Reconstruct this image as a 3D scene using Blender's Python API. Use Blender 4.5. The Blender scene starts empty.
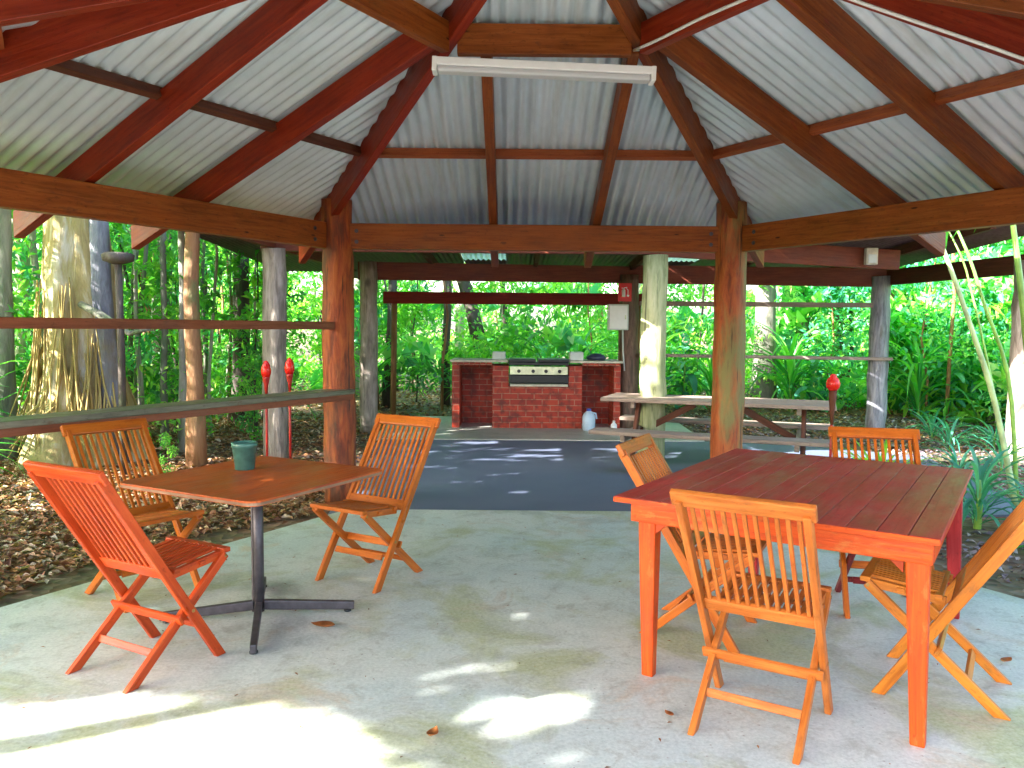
import bpy, bmesh, math, random
import numpy as np
from mathutils import Vector, Matrix
random.seed(7); rng = np.random.default_rng(11)
SC = bpy.context.scene
COL = SC.collection
R = math.radians

# ------------------------------------------------------------------ materials
def newmat(name):
    m = bpy.data.materials.new(name); m.use_nodes = True
    nt = m.node_tree
    return m, nt, nt.nodes['Principled BSDF']
def N(nt, t, **kw):
    n = nt.nodes.new(t)
    for k, v in kw.items():
        if k in n.inputs: n.inputs[k].default_value = v
        else: setattr(n, k, v)
    return n
def ramp(nt, fac, stops, interp='LINEAR'):
    r = nt.nodes.new('ShaderNodeValToRGB'); r.color_ramp.interpolation = interp
    e = r.color_ramp.elements
    while len(e) < len(stops): e.new(0.5)
    for el, (p, c) in zip(e, stops): el.position = p; el.color = (*c, 1)
    nt.links.new(fac, r.inputs[0]); return r.outputs[0]
def mix(nt, fac, a, b, mode='MIX'):
    m = nt.nodes.new('ShaderNodeMix'); m.data_type = 'RGBA'; m.blend_type = mode
    if isinstance(fac, (int, float)): m.inputs[0].default_value = fac
    else: nt.links.new(fac, m.inputs[0])
    for i, v in ((6, a), (7, b)):
        if isinstance(v, tuple): m.inputs[i].default_value = (*v, 1)
        else: nt.links.new(v, m.inputs[i])
    return m.outputs[2]
def noise(nt, vec, scale, detail=4, rough=.55, dist=0):
    n = N(nt, 'ShaderNodeTexNoise', Scale=scale, Detail=detail, Roughness=rough, Distortion=dist)
    if vec is not None: nt.links.new(vec, n.inputs['Vector'])
    return n.outputs['Fac']
def mapping(nt, src, scale, offset_random=True):
    mp = nt.nodes.new('ShaderNodeMapping'); mp.inputs['Scale'].default_value = scale
    nt.links.new(src, mp.inputs['Vector'])
    if offset_random:
        oi = nt.nodes.new('ShaderNodeObjectInfo')
        ml = N(nt, 'ShaderNodeMath', operation='MULTIPLY'); ml.inputs[1].default_value = 37.0
        nt.links.new(oi.outputs['Random'], ml.inputs[0]); nt.links.new(ml.outputs[0], mp.inputs['Location'])
    return mp.outputs[0]
def bump(nt, bsdf, fac, strength=.3, dist=.01):
    b = N(nt, 'ShaderNodeBump', Strength=strength, Distance=dist)
    nt.links.new(fac, b.inputs['Height']); nt.links.new(b.outputs[0], bsdf.inputs['Normal'])

def wood(name, dark, mid, light, rough=.45, worn=None, wornamt=.6, coat=0.0, knots=False):
    m, nt, b = newmat(name)
    uv = nt.nodes.new('ShaderNodeUVMap').outputs[0]
    v = mapping(nt, uv, (1.5, 22, 1)); g = noise(nt, v, 2.2, 7, .62, .4)
    c = ramp(nt, g, [(.34, dark), (.47, mid), (.64, light)])
    v2 = mapping(nt, uv, (1.2, 3, 1)); n2 = noise(nt, v2, 2.0, 4, .6)
    c = mix(nt, .55, c, ramp(nt, n2, [(.3, tuple(x*.55 for x in mid)), (.7, tuple(min(1, x*1.35) for x in mid))]))
    vo = mapping(nt, uv, (3, 11, 1)); vr = N(nt, 'ShaderNodeTexVoronoi', Scale=1.3); nt.links.new(vo, vr.inputs['Vector'])
    kn = ramp(nt, vr.outputs['Distance'], [(.0, (1, 1, 1)), (.06, (1, 1, 1)), (.12, (0, 0, 0))])
    v4 = mapping(nt, uv, (4, 9, 1)); n4 = noise(nt, v4, 6.0, 8, .75)
    c = mix(nt, ramp(nt, n4, [(.34, (.55,)*3), (.44, (0, 0, 0))]), c, tuple(x*.5 for x in dark))
    if knots: c = mix(nt, kn, c, tuple(x*.45 for x in dark))
    if worn:
        v3 = mapping(nt, uv, (2, 5, 1)); n3 = noise(nt, v3, 3.0, 6, .65)
        f = ramp(nt, n3, [(wornamt-.05, (0, 0, 0)), (wornamt+.08, (1, 1, 1))])
        c = mix(nt, f, c, worn)
    nt.links.new(c, b.inputs['Base Color'])
    rr = ramp(nt, n2, [(.3, (rough-.1,)*3), (.7, (rough+.2,)*3)]); nt.links.new(rr, b.inputs['Roughness'])
    b.inputs['Specular IOR Level'].default_value = .28; b.inputs['Coat Weight'].default_value = coat*.4; b.inputs['Coat Roughness'].default_value = .25
    bump(nt, b, g, .55, .005)
    return m
def plain(name, col, rough=.5, metal=0, var=.25, scale=12, bmp=.1):
    m, nt, b = newmat(name)
    tc = nt.nodes.new('ShaderNodeTexCoord').outputs['Object']
    n = noise(nt, tc, scale, 5)
    c = ramp(nt, n, [(.3, tuple(x*(1-var) for x in col)), (.7, tuple(min(1, x*(1+var)) for x in col))])
    nt.links.new(c, b.inputs['Base Color']); b.inputs['Roughness'].default_value = rough; b.inputs['Metallic'].default_value = metal
    if bmp: bump(nt, b, n, bmp, .01)
    return m

M = {}
M['beam'] = wood('stained_beam', (.11, .022, .004), (.27, .066, .010), (.40, .13, .025), .42, (.14, .04, .015), .66, 0, True)
M['rafter'] = wood('oiled_rafter', (.12, .011, .003), (.24, .022, .006), (.33, .05, .014), .38, (.12, .03, .012), .68)
M['rafter_brown'] = wood('brown_rafter', (.09, .018, .004), (.20, .046, .008), (.30, .095, .02), .42, (.2, .02, .01), .64)
M['purlin'] = wood('purlin_wood', (.16, .03, .010), (.30, .07, .02), (.38, .12, .04), .45)
M['chair_orange'] = wood('orange_teak', (.26, .045, .004), (.46, .105, .008), (.60, .18, .02), .36, (.30, .09, .015), .64, .25)
M['chair_red'] = wood('red_teak', (.28, .022, .005), (.46, .052, .008), (.56, .10, .018), .34, (.30, .05, .01), .66, .3)
M['chair_tan'] = wood('tan_teak', (.28, .055, .008), (.46, .125, .02), (.60, .23, .05), .40, (.26, .08, .02), .60, .15)
M['chair_yellow'] = wood('golden_teak', (.30, .07, .005), (.50, .145, .010), (.64, .24, .025), .38, (.28, .10, .02), .62, .2)
M['chair_shaded'] = wood('shaded_red_leg', (.10, .012, .012), (.20, .022, .022), (.28, .05, .04), .4)  # dark red puts the shade on the chair's lower parts into the colour
M['table_red'] = wood('red_painted_board', (.28, .020, .018), (.42, .038, .032), (.50, .07, .06), .42, (.40, .10, .08), .60, 0)
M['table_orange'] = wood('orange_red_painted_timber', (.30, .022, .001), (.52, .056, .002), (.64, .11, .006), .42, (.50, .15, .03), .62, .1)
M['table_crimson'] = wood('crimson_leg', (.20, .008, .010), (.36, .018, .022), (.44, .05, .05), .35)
M['ply'] = wood('laminate_top', (.33, .05, .008), (.47, .088, .014), (.56, .13, .03), .38, (.36, .05, .012), .60, .15)
M['counter'] = wood('grey_counter', (.07, .06, .045), (.15, .14, .10), (.24, .22, .16), .35, (.12, .05, .02), .66)
M['rail'] = wood('brown_rail', (.12, .03, .015), (.22, .065, .03), (.3, .11, .06), .5)
M['grey_timber'] = wood('weathered_timber', (.16, .11, .09), (.30, .22, .18), (.42, .33, .28), .6, (.2, .1, .05), .66)
M['dark_timber'] = wood('dark_timber', (.05, .015, .008), (.10, .03, .014), (.16, .05, .025), .55)
M['redbrown_timber'] = wood('red_brown_timber', (.09, .018, .010), (.17, .038, .02), (.24, .07, .035), .5)
M['red_fascia'] = wood('red_fascia', (.13, .008, .008), (.24, .016, .013), (.32, .04, .03), .5)

def post_mat(name, cols, patch, patchamt, stretch=3.0):
    m, nt, b = newmat(name)
    tc = nt.nodes.new('ShaderNodeTexCoord').outputs['Object']
    v = mapping(nt, tc, (7, 7, 1.2)); g = noise(nt, v, 2.5, 8, .65, .6)
    c = ramp(nt, g, [(.36, cols[0]), (.48, cols[1]), (.64, cols[2])])
    v2 = mapping(nt, tc, (stretch, stretch, .8)); n2 = noise(nt, v2, 1.6, 6, .65)
    f = ramp(nt, n2, [(patchamt-.07, (0, 0, 0)), (patchamt+.09, (1, 1, 1))])
    c = mix(nt, f, c, mix(nt, g, tuple(x*.6 for x in patch), tuple(min(1, x*1.3) for x in patch)))
    v3 = mapping(nt, tc, (14, 14, .55)); n3 = noise(nt, v3, 1.8, 5, .6, .3)
    c = mix(nt, ramp(nt, n3, [(.33, (.85,)*3), (.39, (0, 0, 0))]), c, tuple(x*.25 for x in cols[0]))
    vr = N(nt, 'ShaderNodeTexVoronoi', Scale=1.0); nt.links.new(mapping(nt, tc, (2.6, 2.6, 1.6)), vr.inputs['Vector'])
    c = mix(nt, ramp(nt, vr.outputs['Distance'], [(.07, (.8,)*3), (.14, (0, 0, 0))]), c, tuple(x*.4 for x in cols[0]))
    nt.links.new(c, b.inputs['Base Color']); b.inputs['Roughness'].default_value = .6
    bump(nt, b, g, .9, .02); return m
M['post_orange'] = post_mat('orange_log', ((.14, .02, .004), (.31, .052, .008), (.44, .11, .018)), (.09, .028, .010), .55)
M['post_mossy'] = post_mat('orange_log_green_patches', ((.16, .028, .005), (.34, .065, .01), (.46, .13, .025)), (.20, .17, .05), .53)
M['post_green'] = post_mat('pale_green_log', ((.22, .25, .11), (.36, .38, .20), (.46, .46, .28)), (.24, .28, .12), .55)
M['post_grey'] = post_mat('grey_log', ((.18, .14, .11), (.30, .24, .20), (.42, .35, .3)), (.16, .13, .09), .58)
M['post_blue'] = post_mat('blue_grey_log', ((.14, .14, .17), (.25, .25, .29), (.38, .37, .4)), (.12, .10, .09), .58)
M['post_dark'] = post_mat('dark_brown_log', ((.07, .035, .02), (.14, .07, .045), (.22, .12, .08)), (.10, .08, .05), .58)

# roof sheet
m, nt, b = newmat('corrugated_iron'); M['iron'] = m
tc = nt.nodes.new('ShaderNodeTexCoord').outputs['Object']
n = noise(nt, tc, .9, 5); n2 = noise(nt, tc, 9, 5)
c = ramp(nt, n, [(.35, (.66, .75, .80)), (.65, (.76, .83, .92))]); c = mix(nt, .12, c, ramp(nt, n2, [(.35, (.3, .34, .3)), (.6, (.7, .7, .7))]))
uv_ = nt.nodes.new('ShaderNodeUVMap').outputs[0]; ns_ = noise(nt, mapping(nt, uv_, (5, .5, 1)), 2.2, 6, .65)
c = mix(nt, ramp(nt, ns_, [(.52, (0, 0, 0)), (.70, (.5, .5, .5))]), c, (.44, .45, .42))
at_ = N(nt, 'ShaderNodeAttribute'); at_.attribute_name = 'tint'
c = mix(nt, 1.0, c, ramp(nt, at_.outputs['Fac'], [(0, (.84, .85, .86)), (1, (1, 1, 1))]), 'MULTIPLY')
nt.links.new(c, b.inputs['Base Color']); b.inputs['Roughness'].default_value = .42; b.inputs['Metallic'].default_value = .25
M['iron_dark'] = plain('weathered_iron', (.15, .085, .08), .6, .2)
m, nt, b = newmat('translucent_sheet'); M['skylight'] = m
b.inputs['Base Color'].default_value = (.8, .86, .86, 1); b.inputs['Transmission Weight'].default_value = .8; b.inputs['Roughness'].default_value = .5

# concrete slab
def concrete(name, tones, green=.5, streak=.4):
    m, nt, b = newmat(name)
    tc = nt.nodes.new('ShaderNodeTexCoord').outputs['Object']
    n1 = noise(nt, tc, .75, 6, .6, .5); c = ramp(nt, n1, [(.3, tones[0]), (.5, tones[1]), (.7, tones[2])])
    mp = nt.nodes.new('ShaderNodeMapping'); mp.inputs['Location'].default_value = (5.3, 2.2, 0); nt.links.new(tc, mp.inputs[0])
    n2 = noise(nt, mp.outputs[0], 1.1, 7, .65, .8)
    c = mix(nt, ramp(nt, n2, [(green, (0, 0, 0)), (green+.12, (.85, .85, .85))]), c, (.37, .41, .14))
    mp = nt.nodes.new('ShaderNodeMapping'); mp.inputs['Location'].default_value = (-3.3, 7.2, 0); nt.links.new(tc, mp.inputs[0])
    n3 = noise(nt, mp.outputs[0], 1.7, 7, .7, 1.0)
    c = mix(nt, ramp(nt, n3, [(.56, (0, 0, 0)), (.68, (.8, .8, .8))]), c, (.55, .42, .28))
    n5 = noise(nt, mp.outputs[0], 3.1, 8, .7, .5)
    c = mix(nt, ramp(nt, n5, [(.50, (0, 0, 0)), (.66, (.45, .45, .45))]), c, (.26, .31, .28))
    n4 = noise(nt, tc, 60, 6, .7); c = mix(nt, .35, c, ramp(nt, n4, [(.35, (.22, .24, .22)), (.62, (.66, .66, .62))]))
    vd = N(nt, 'ShaderNodeTexVoronoi', Scale=17.0); nt.links.new(tc, vd.inputs['Vector'])
    c = mix(nt, ramp(nt, vd.outputs['Distance'], [(.05, (.6,)*3), (.09, (0, 0, 0))]), c, (.20, .17, .13))
    n6 = noise(nt, tc, 7.5, 9, .75, .6); c = mix(nt, ramp(nt, n6, [(.53, (0, 0, 0)), (.63, (.38,)*3)]), c, (.25, .25, .2))
    nt.links.new(c, b.inputs['Base Color'])
    nt.links.new(ramp(nt, n5, [(.3, (.38,)*3), (.7, (.68,)*3)]), b.inputs['Roughness'])
    bump(nt, b, n4, .22, .006); return m
M['slab'] = concrete('mottled_concrete', ((.42, .58, .62), (.60, .67, .64), (.76, .75, .70)), .50)
M['pad'] = concrete('grey_concrete', ((.32, .30, .26), (.42, .40, .34), (.50, .48, .42)), .62)
# asphalt
m, nt, b = newmat('asphalt'); M['asphalt'] = m
tc = nt.nodes.new('ShaderNodeTexCoord').outputs['Object']
n1 = noise(nt, tc, 220, 3, .6); n2 = noise(nt, tc, .9, 5)
c = mix(nt, .5, ramp(nt, n1, [(.3, (.05, .07, .12)), (.7, (.20, .23, .33))]), ramp(nt, n2, [(.3, (.065, .085, .16)), (.7, (.15, .17, .25))]))
nt.links.new(c, b.inputs['Base Color']); b.inputs['Roughness'].default_value = .62; bump(nt, b, n1, .4, .004)
# soil with litter tones
m, nt, b = newmat('forest_soil'); M['soil'] = m
tc = nt.nodes.new('ShaderNodeTexCoord').outputs['Object']
vr = N(nt, 'ShaderNodeTexVoronoi', Scale=14.0, Randomness=1.0); nt.links.new(tc, vr.inputs['Vector'])
c = ramp(nt, vr.outputs['Color'], [(0, (.06, .025, .015)), (.35, (.16, .07, .035)), (.6, (.09, .06, .04)), (.8, (.26, .15, .10)), (1, (.36, .26, .20))])
n1 = noise(nt, tc, .5, 5); c = mix(nt, ramp(nt, n1, [(.45, (0, 0, 0)), (.65, (.6, .6, .6))]), c, (.06, .09, .025))
nt.links.new(c, b.inputs['Base Color']); b.inputs['Roughness'].default_value = .8; bump(nt, b, vr.outputs['Distance'], .6, .03)
# brick
def brickmat(name, c1, c2, mortar):
    m, nt, b = newmat(name)
    uv = nt.nodes.new('ShaderNodeUVMap').outputs[0]
    bt = N(nt, 'ShaderNodeTexBrick'); nt.links.new(uv, bt.inputs['Vector'])
    bt.inputs['Scale'].default_value = 1; bt.inputs['Brick Width'].default_value = .24; bt.inputs['Row Height'].default_value = .086
    bt.inputs['Mortar Size'].default_value = .006; bt.inputs['Color1'].default_value = (*c1, 1); bt.inputs['Color2'].default_value = (*c2, 1); bt.inputs['Mortar'].default_value = (*mortar, 1)
    n = noise(nt, uv, 9, 5); c = mix(nt, ramp(nt, n, [(.46, (0, 0, 0)), (.62, (.75,)*3)]), bt.outputs['Color'], (.17, .02, .012)); c = mix(nt, ramp(nt, noise(nt, uv, 2.2, 7, .7), [(.54, (0, 0, 0)), (.66, (.6,)*3)]), c, (.07, .03, .025))
    nt.links.new(c, b.inputs['Base Color']); b.inputs['Roughness'].default_value = .6; bump(nt, b, bt.outputs['Fac'], -.5, .006); return m
M['brick'] = brickmat('red_brick', (.50, .045, .014), (.36, .024, .010), (.42, .18, .11))
M['steel_dark'] = plain('dark_steel', (.085, .075, .085), .45, .5, .3, 20)
M['edge_alu'] = plain('edge_trim', (.30, .18, .12), .35, .4)
M['brass'] = plain('aged_brass', (.35, .22, .08), .4, .8)
M['steel'] = plain('stainless', (.55, .58, .42), .3, .8)
M['black'] = plain('black_enamel', (.015, .017, .02), .4)
M['white'] = plain('white_enamel', (.90, .90, .90), .35, 0, .04)
M['white_plastic'] = plain('white_plastic', (.62, .66, .64), .4, 0, .06)
M['cream'] = plain('cream_render', (.62, .56, .44), .6)
M['red_plastic'] = plain('red_torch_glass', (.75, .015, .008), .25, 0, .15)
M['red_pole'] = plain('red_pole', (.42, .02, .015), .4)
M['sign_red'] = plain('sign_red', (.70, .015, .015), .35, 0, .08)
M['pot'] = plain('teal_glaze', (.06, .17, .14), .35, 0, .3, 25)
M['pot_soil'] = plain('pot_soil', (.05, .035, .02), .9)
M['jug'] = plain('milky_plastic', (.55, .66, .80), .3, 0, .06)
M['jug_cap'] = plain('blue_cap', (.05, .10, .45), .4)
M['cable'] = plain('white_cable', (.78, .76, .72), .4, 0, .05)
M['blue_black'] = plain('blue_black_cloth', (.035, .04, .09), .5, 0, .4)
m, nt, b = newmat('diffuser'); M['diffuser'] = m
b.inputs['Base Color'].default_value = (.72, .73, .76, 1); b.inputs['Roughness'].default_value = .3; b.inputs['Transmission Weight'].default_value = .15

# leaves: every leaf carries its own 'tint'
def leafmat(name, stops, trans=.45, rough=.38, shadow=None):
    m, nt, b = newmat(name)
    at = N(nt, 'ShaderNodeAttribute'); at.attribute_name = 'tint'
    c = ramp(nt, at.outputs['Fac'], stops)
    nt.links.new(c, b.inputs['Base Color']); b.inputs['Roughness'].default_value = rough
    tr = nt.nodes.new('ShaderNodeBsdfTranslucent')
    cc = mix(nt, 1.0, c, (1.5, 1.9, .55), 'MULTIPLY'); nt.links.new(cc, tr.inputs['Color'])
    ms = nt.nodes.new('ShaderNodeMixShader'); ms.inputs[0].default_value = trans
    nt.links.new(b.outputs[0], ms.inputs[1]); nt.links.new(tr.outputs[0], ms.inputs[2])
    nt.links.new(ms.outputs[0], nt.nodes['Material Output'].inputs['Surface']); return m
G1 = [(0, (.04, .16, .07)), (.3, (.07, .26, .10)), (.6, (.11, .36, .07)), (.85, (.22, .52, .09)), (1, (.40, .62, .12))]
G2 = [(0, (.02, .13, .09)), (.35, (.04, .26, .17)), (.65, (.09, .40, .22)), (.9, (.18, .55, .26)), (1, (.40, .66, .22))]
M['leaf'] = leafmat('forest_leaf', G1)
M['leaf_cool'] = leafmat('cool_forest_leaf', G2)
M['blade'] = leafmat('strap_leaf', [(0, (.03, .20, .06)), (.5, (.08, .36, .08)), (1, (.22, .54, .10))], .45, .35)
M['blade_lime'] = leafmat('lime_leaf', [(0, (.16, .42, .02)), (1, (.42, .66, .03))], .5, .35)
M['blade_teal'] = leafmat('bluish_leaf', [(0, (.03, .17, .12)), (.6, (.07, .32, .22)), (1, (.18, .48, .32))], .35, .4)
M['litter'] = leafmat('dead_leaf', [(0, (.09, .035, .02)), (.3, (.24, .09, .04)), (.6, (.40, .19, .09)), (.85, (.50, .33, .22)), (1, (.62, .50, .42))], .15, .6)
M['dead_leaf'] = plain('curled_dead_leaf', (.42, .14, .035), .6, 0, .4, 30)

M['litter_cool'] = leafmat('grey_mauve_dead_leaf', [(0, (.07, .05, .07)), (.35, (.20, .15, .20)), (.65, (.36, .29, .36)), (.85, (.34, .22, .18)), (1, (.55, .50, .58))], .15, .5)
def bark(name, a, b_, c_, moss=None, mossamt=.55, sc=5):
    m, nt, b = newmat(name)
    tc = nt.nodes.new('ShaderNodeTexCoord').outputs['Object']
    mp = mapping(nt, tc, (1, 1, .22)); n = noise(nt, mp, sc, 8, .68, .5)
    c = ramp(nt, n, [(.3, a), (.5, b_), (.7, c_)])
    if moss:
        n2 = noise(nt, mapping(nt, tc, (1, 1, .5)), 2.1, 6, .65)
        c = mix(nt, ramp(nt, n2, [(mossamt-.05, (0, 0, 0)), (mossamt+.08, (1, 1, 1))]), c, moss)
    nt.links.new(c, b.inputs['Base Color']); b.inputs['Roughness'].default_value = .75
    bump(nt, b, n, 1.0, .05); return m
M['bark_fig'] = bark('fig_bark', (.14, .09, .03), (.38, .28, .11), (.62, .56, .48), (.30, .24, .06), .55, 6)
M['bark_grey'] = bark('grey_bark', (.08, .075, .065), (.17, .16, .13), (.30, .28, .24), (.10, .16, .06), .58)
M['bark_pale'] = bark('pale_bark', (.22, .20, .16), (.38, .35, .28), (.55, .52, .45), (.16, .22, .10), .6)
M['bark_dark'] = bark('dark_bark', (.03, .022, .018), (.07, .05, .04), (.13, .10, .085), (.05, .09, .03), .6)
M['bark_brown'] = bark('orange_brown_bark', (.16, .07, .03), (.30, .14, .06), (.42, .24, .12), (.12, .16, .05), .62)
M['bark_blue'] = bark('bluish_bark', (.05, .05, .06), (.15, .15, .18), (.32, .32, .36), (.16, .13, .09), .54)
M['root'] = bark('fig_root', (.20, .12, .03), (.36, .25, .07), (.5, .38, .16))
M['stalk'] = plain('palm_stalk', (.24, .44, .08), .35, 0, .35, 6)
M['stalk_pale'] = plain('pale_palm_stalk', (.46, .58, .28), .4, 0, .35, 6)

# ------------------------------------------------------------------ mesh helpers
def uvl(bm): return bm.loops.layers.uv.verify()
def bar(bm, p0, p1, w, t, up=(0, 0, 1), tap=1.0, cut0=None, cut1=None):
    """box beam from p0 to p1; w across (perp. to up), t along up; UV runs along the grain"""
    p0, p1 = Vector(p0), Vector(p1); d = (p1-p0); L = d.length; d.normalize()
    s = d.cross(Vector(up)); s.normalize(); u = s.cross(d); u.normalize()
    lay = uvl(bm); vs = []
    for P, k, cut in ((p0, 1, cut0), (p1, tap, cut1)):
        ring = []
        for a, b in ((-1, -1), (1, -1), (1, 1), (-1, 1)):
            q = P+s*(a*w*k/2)+u*(b*t*k/2)
            if cut is not None:       # slide along the axis onto a cutting plane (point, normal)
                cp, cn = Vector(cut[0]), Vector(cut[1]); den = d.dot(cn)
                if abs(den) > 1e-4: q = q+d*((cp-q).dot(cn)/den)
            ring.append(bm.verts.new(q))
        vs.append(ring)
    off = random.random()*9; acc = 0; wid = (w, t, w, t)
    for i in range(4):
        j = (i+1) % 4
        f = bm.faces.new((vs[0][i], vs[0][j], vs[1][j], vs[1][i]))
        for lp, (a, b) in zip(f.loops, ((0, 0), (0, 1), (1, 1), (1, 0))): lp[lay].uv = (a*L+off, acc+b*wid[i]+off)
        acc += wid[i]
    for r_, fl in ((vs[0], True), (vs[1], False)):
        f = bm.faces.new(r_[::-1] if fl else r_)
        for lp, (a, b) in zip(f.loops, ((0, 0), (w*.1, 0), (w*.1, t), (0, t))): lp[lay].uv = (a+off, b+off)
def tube(bm, pts, rad, seg=12, cap=True, jitter=0, flat=1.0):
    pts = [Vector(p) for p in pts]; n = len(pts); lay = uvl(bm); rings = []
    if not hasattr(rad, '__len__'): rad = [rad]*n
    prev = None; acc = 0; ls = []
    for i, p in enumerate(pts):
        d = (pts[min(i+1, n-1)]-pts[max(i-1, 0)]).normalized()
        ref = prev if prev is not None else (Vector((1, 0, 0)) if abs(d.x) < .9 else Vector((0, 1, 0)))
        s = (ref-d*ref.dot(d)).normalized(); prev = s; u = d.cross(s)
        ring = []
        for k in range(seg):
            a = 2*math.pi*k/seg; rr = rad[i]*(1+(random.uniform(-jitter, jitter) if jitter else 0))
            ring.append(bm.verts.new(p+s*math.cos(a)*rr+u*math.sin(a)*rr*flat))
        rings.append(ring)
        if i: acc += (pts[i]-pts[i-1]).length
        ls.append(acc)
    for i in range(n-1):
        for k in range(seg):
            j = (k+1) % seg
            f = bm.faces.new((rings[i][k], rings[i][j], rings[i+1][j], rings[i+1][k])); f.smooth = True
            for lp, (a, b) in zip(f.loops, ((ls[i], k), (ls[i], k+1), (ls[i+1], k+1), (ls[i+1], k))): lp[lay].uv = (a, b*2*math.pi*rad[i]/seg)
    if cap: bm.faces.new(rings[0][::-1]); bm.faces.new(rings[-1])
def lathe(bm, prof, c=(0, 0, 0), seg=20):
    rings = []
    for r_, z in prof: rings.append([bm.verts.new((c[0]+r_*math.cos(2*math.pi*k/seg), c[1]+r_*math.sin(2*math.pi*k/seg), c[2]+z)) for k in range(seg)])
    for a, b in zip(rings, rings[1:]):
        for k in range(seg):
            j = (k+1) % seg; f = bm.faces.new((a[k], a[j], b[j], b[k])); f.smooth = True
    bm.faces.new(rings[0][::-1]); bm.faces.new(rings[-1])
def box(bm, x0, y0, z0, x1, y1, z1):
    """axis box, UV in metres (u along x or y, v up) for bricks"""
    lay = uvl(bm); v = [bm.verts.new(p) for p in ((x0, y0, z0), (x1, y0, z0), (x1, y1, z0), (x0, y1, z0), (x0, y0, z1), (x1, y0, z1), (x1, y1, z1), (x0, y1, z1))]
    for idx, ax in (((0, 1, 5, 4), 0), ((1, 2, 6, 5), 1), ((2, 3, 7, 6), 0), ((3, 0, 4, 7), 1), ((4, 5, 6, 7), 2), ((3, 2, 1, 0), 2)):
        f = bm.faces.new([v[i] for i in idx])
        for lp in f.loops:
            c = lp.vert.co; lp[lay].uv = (c.x, c.z) if ax == 0 else (c.y, c.z) if ax == 1 else (c.x, c.y)
def obj(name, bm, mat, parent=None, bev=0, seg=2, label=None, recalc=True):
    if recalc: bmesh.ops.recalc_face_normals(bm, faces=bm.faces)
    me = bpy.data.meshes.new(name); bm.to_mesh(me); bm.free()
    o = bpy.data.objects.new(name, me); COL.objects.link(o)
    if mat: me.materials.append(M[mat] if isinstance(mat, str) else mat)
    if parent: o.parent = parent
    if bev:
        md = o.modifiers.new('bevel', 'BEVEL'); md.width = bev; md.segments = seg; md.limit_method = 'ANGLE'; md.angle_limit = R(40)
    if label: o['label'] = label
    return o
def B(): return bmesh.new()
def tag(o, label, cat, group=None):
    o['label'] = label; o['category'] = cat
    if group: o['group'] = group
    return o
def thing(name, label, cat, loc=(0, 0, 0), rz=0, group=None):
    o = bpy.data.objects.new(name, None); COL.objects.link(o); o.empty_display_size = .1
    o.location = loc; o.rotation_euler = (0, 0, rz); return tag(o, label, cat, group)
def struct(o, kind='structure'):
    o['kind'] = kind; return o
def dup(root, loc, rz, label, group=None, scale=None):
    r = root.copy(); COL.objects.link(r); r.location = loc; r.rotation_euler = (0, 0, rz); r['label'] = label
    if scale: r.scale = (scale,)*3
    if group: r['group'] = group
    for ch in root.children:
        c = ch.copy(); COL.objects.link(c); c.parent = r
        for g in ch.children: d = g.copy(); COL.objects.link(d); d.parent = c
    return r

# ------------------------------------------------------------------ camera, light
cd = bpy.data.cameras.new('camera'); cam = bpy.data.objects.new('camera', cd); COL.objects.link(cam)
cd.sensor_width = 36; cd.lens = 804/1024*36; cd.clip_start = .05; cd.clip_end = 2000
pi_, ro = R(4.044), R(.489)
fw = Vector((0, math.cos(pi_), -math.sin(pi_))); X = Vector((1, 0, 0)); U = X.cross(fw)
rt = X*math.cos(ro)+U*math.sin(ro); upv = U*math.cos(ro)-X*math.sin(ro)
Mx = Matrix((rt, upv, -fw)).transposed().to_4x4(); Mx.translation = (0, 0, 1.5); cam.matrix_world = Mx
SC.camera = cam
EL = R(32); SH = Vector((-.88, -.475, 0)).normalized()
TS = Vector((SH.x*math.cos(EL), SH.y*math.cos(EL), math.sin(EL)))
sl = bpy.data.lights.new('sun', 'SUN'); sl.energy = 4.6; sl.angle = R(.55); sl.color = (1, .97, .91)
so = bpy.data.objects.new('sun', sl); COL.objects.link(so); so.rotation_euler = TS.to_track_quat('Z', 'Y').to_euler()
w = bpy.data.worlds.new('World'); SC.world = w; w.use_nodes = True
bg = w.node_tree.nodes['Background']; sk = w.node_tree.nodes.new('ShaderNodeTexSky'); sk.sky_type = 'NISHITA'; sk.sun_disc = False
sk.sun_elevation = EL; sk.sun_rotation = math.atan2(TS.x, TS.y); sk.dust_density = 2.5
w.node_tree.links.new(sk.outputs[0], bg.inputs[0]); bg.inputs[1].default_value = .15
SC.view_settings.view_transform = 'Standard'; SC.view_settings.look = 'None'; SC.view_settings.gamma = 1; SC.view_settings.use_curve_mapping = False
SC.view_settings.exposure = 3.1
cy = SC.cycles; cy.use_denoising = True; cy.max_bounces = 8; cy.diffuse_bounces = 5; cy.glossy_bounces = 3; cy.transmission_bounces = 4
cy.sample_clamp_indirect = 6; cy.caustics_reflective = False; cy.caustics_refractive = False; cy.blur_glossy = 1

# ------------------------------------------------------------------ ground
CX, CY, RR = .173, 3.902, 3.446
A0 = RR*math.cos(R(30))
def hexp(k, rad, z=0): a = R(120-60*k); return Vector((CX+rad*math.cos(a), CY+rad*math.sin(a), z))
bm = B(); n = 60
def gz(x, y):
    d = max(0, math.hypot(x-.5, y-7)-14)
    return min(1.2, d*.03)+ (math.sin(x*.7)*math.cos(y*.6)*.06 if d > 0 else 0)
xs = [-400, -150, -60]+[-34+i*1.7 for i in range(41)]+[60, 150, 400]
vg = [[bm.verts.new((x, y+7, -.03 + (gz(x, y+7) if abs(x) < 55 and abs(y) < 55 else 1.2))) for x in xs] for y in xs]
for i in range(len(xs)-1):
    for j in range(len(xs)-1): bm.faces.new((vg[i][j], vg[i][j+1], vg[i+1][j+1], vg[i+1][j])).smooth = True
struct(obj('ground', bm, 'soil'))
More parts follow.
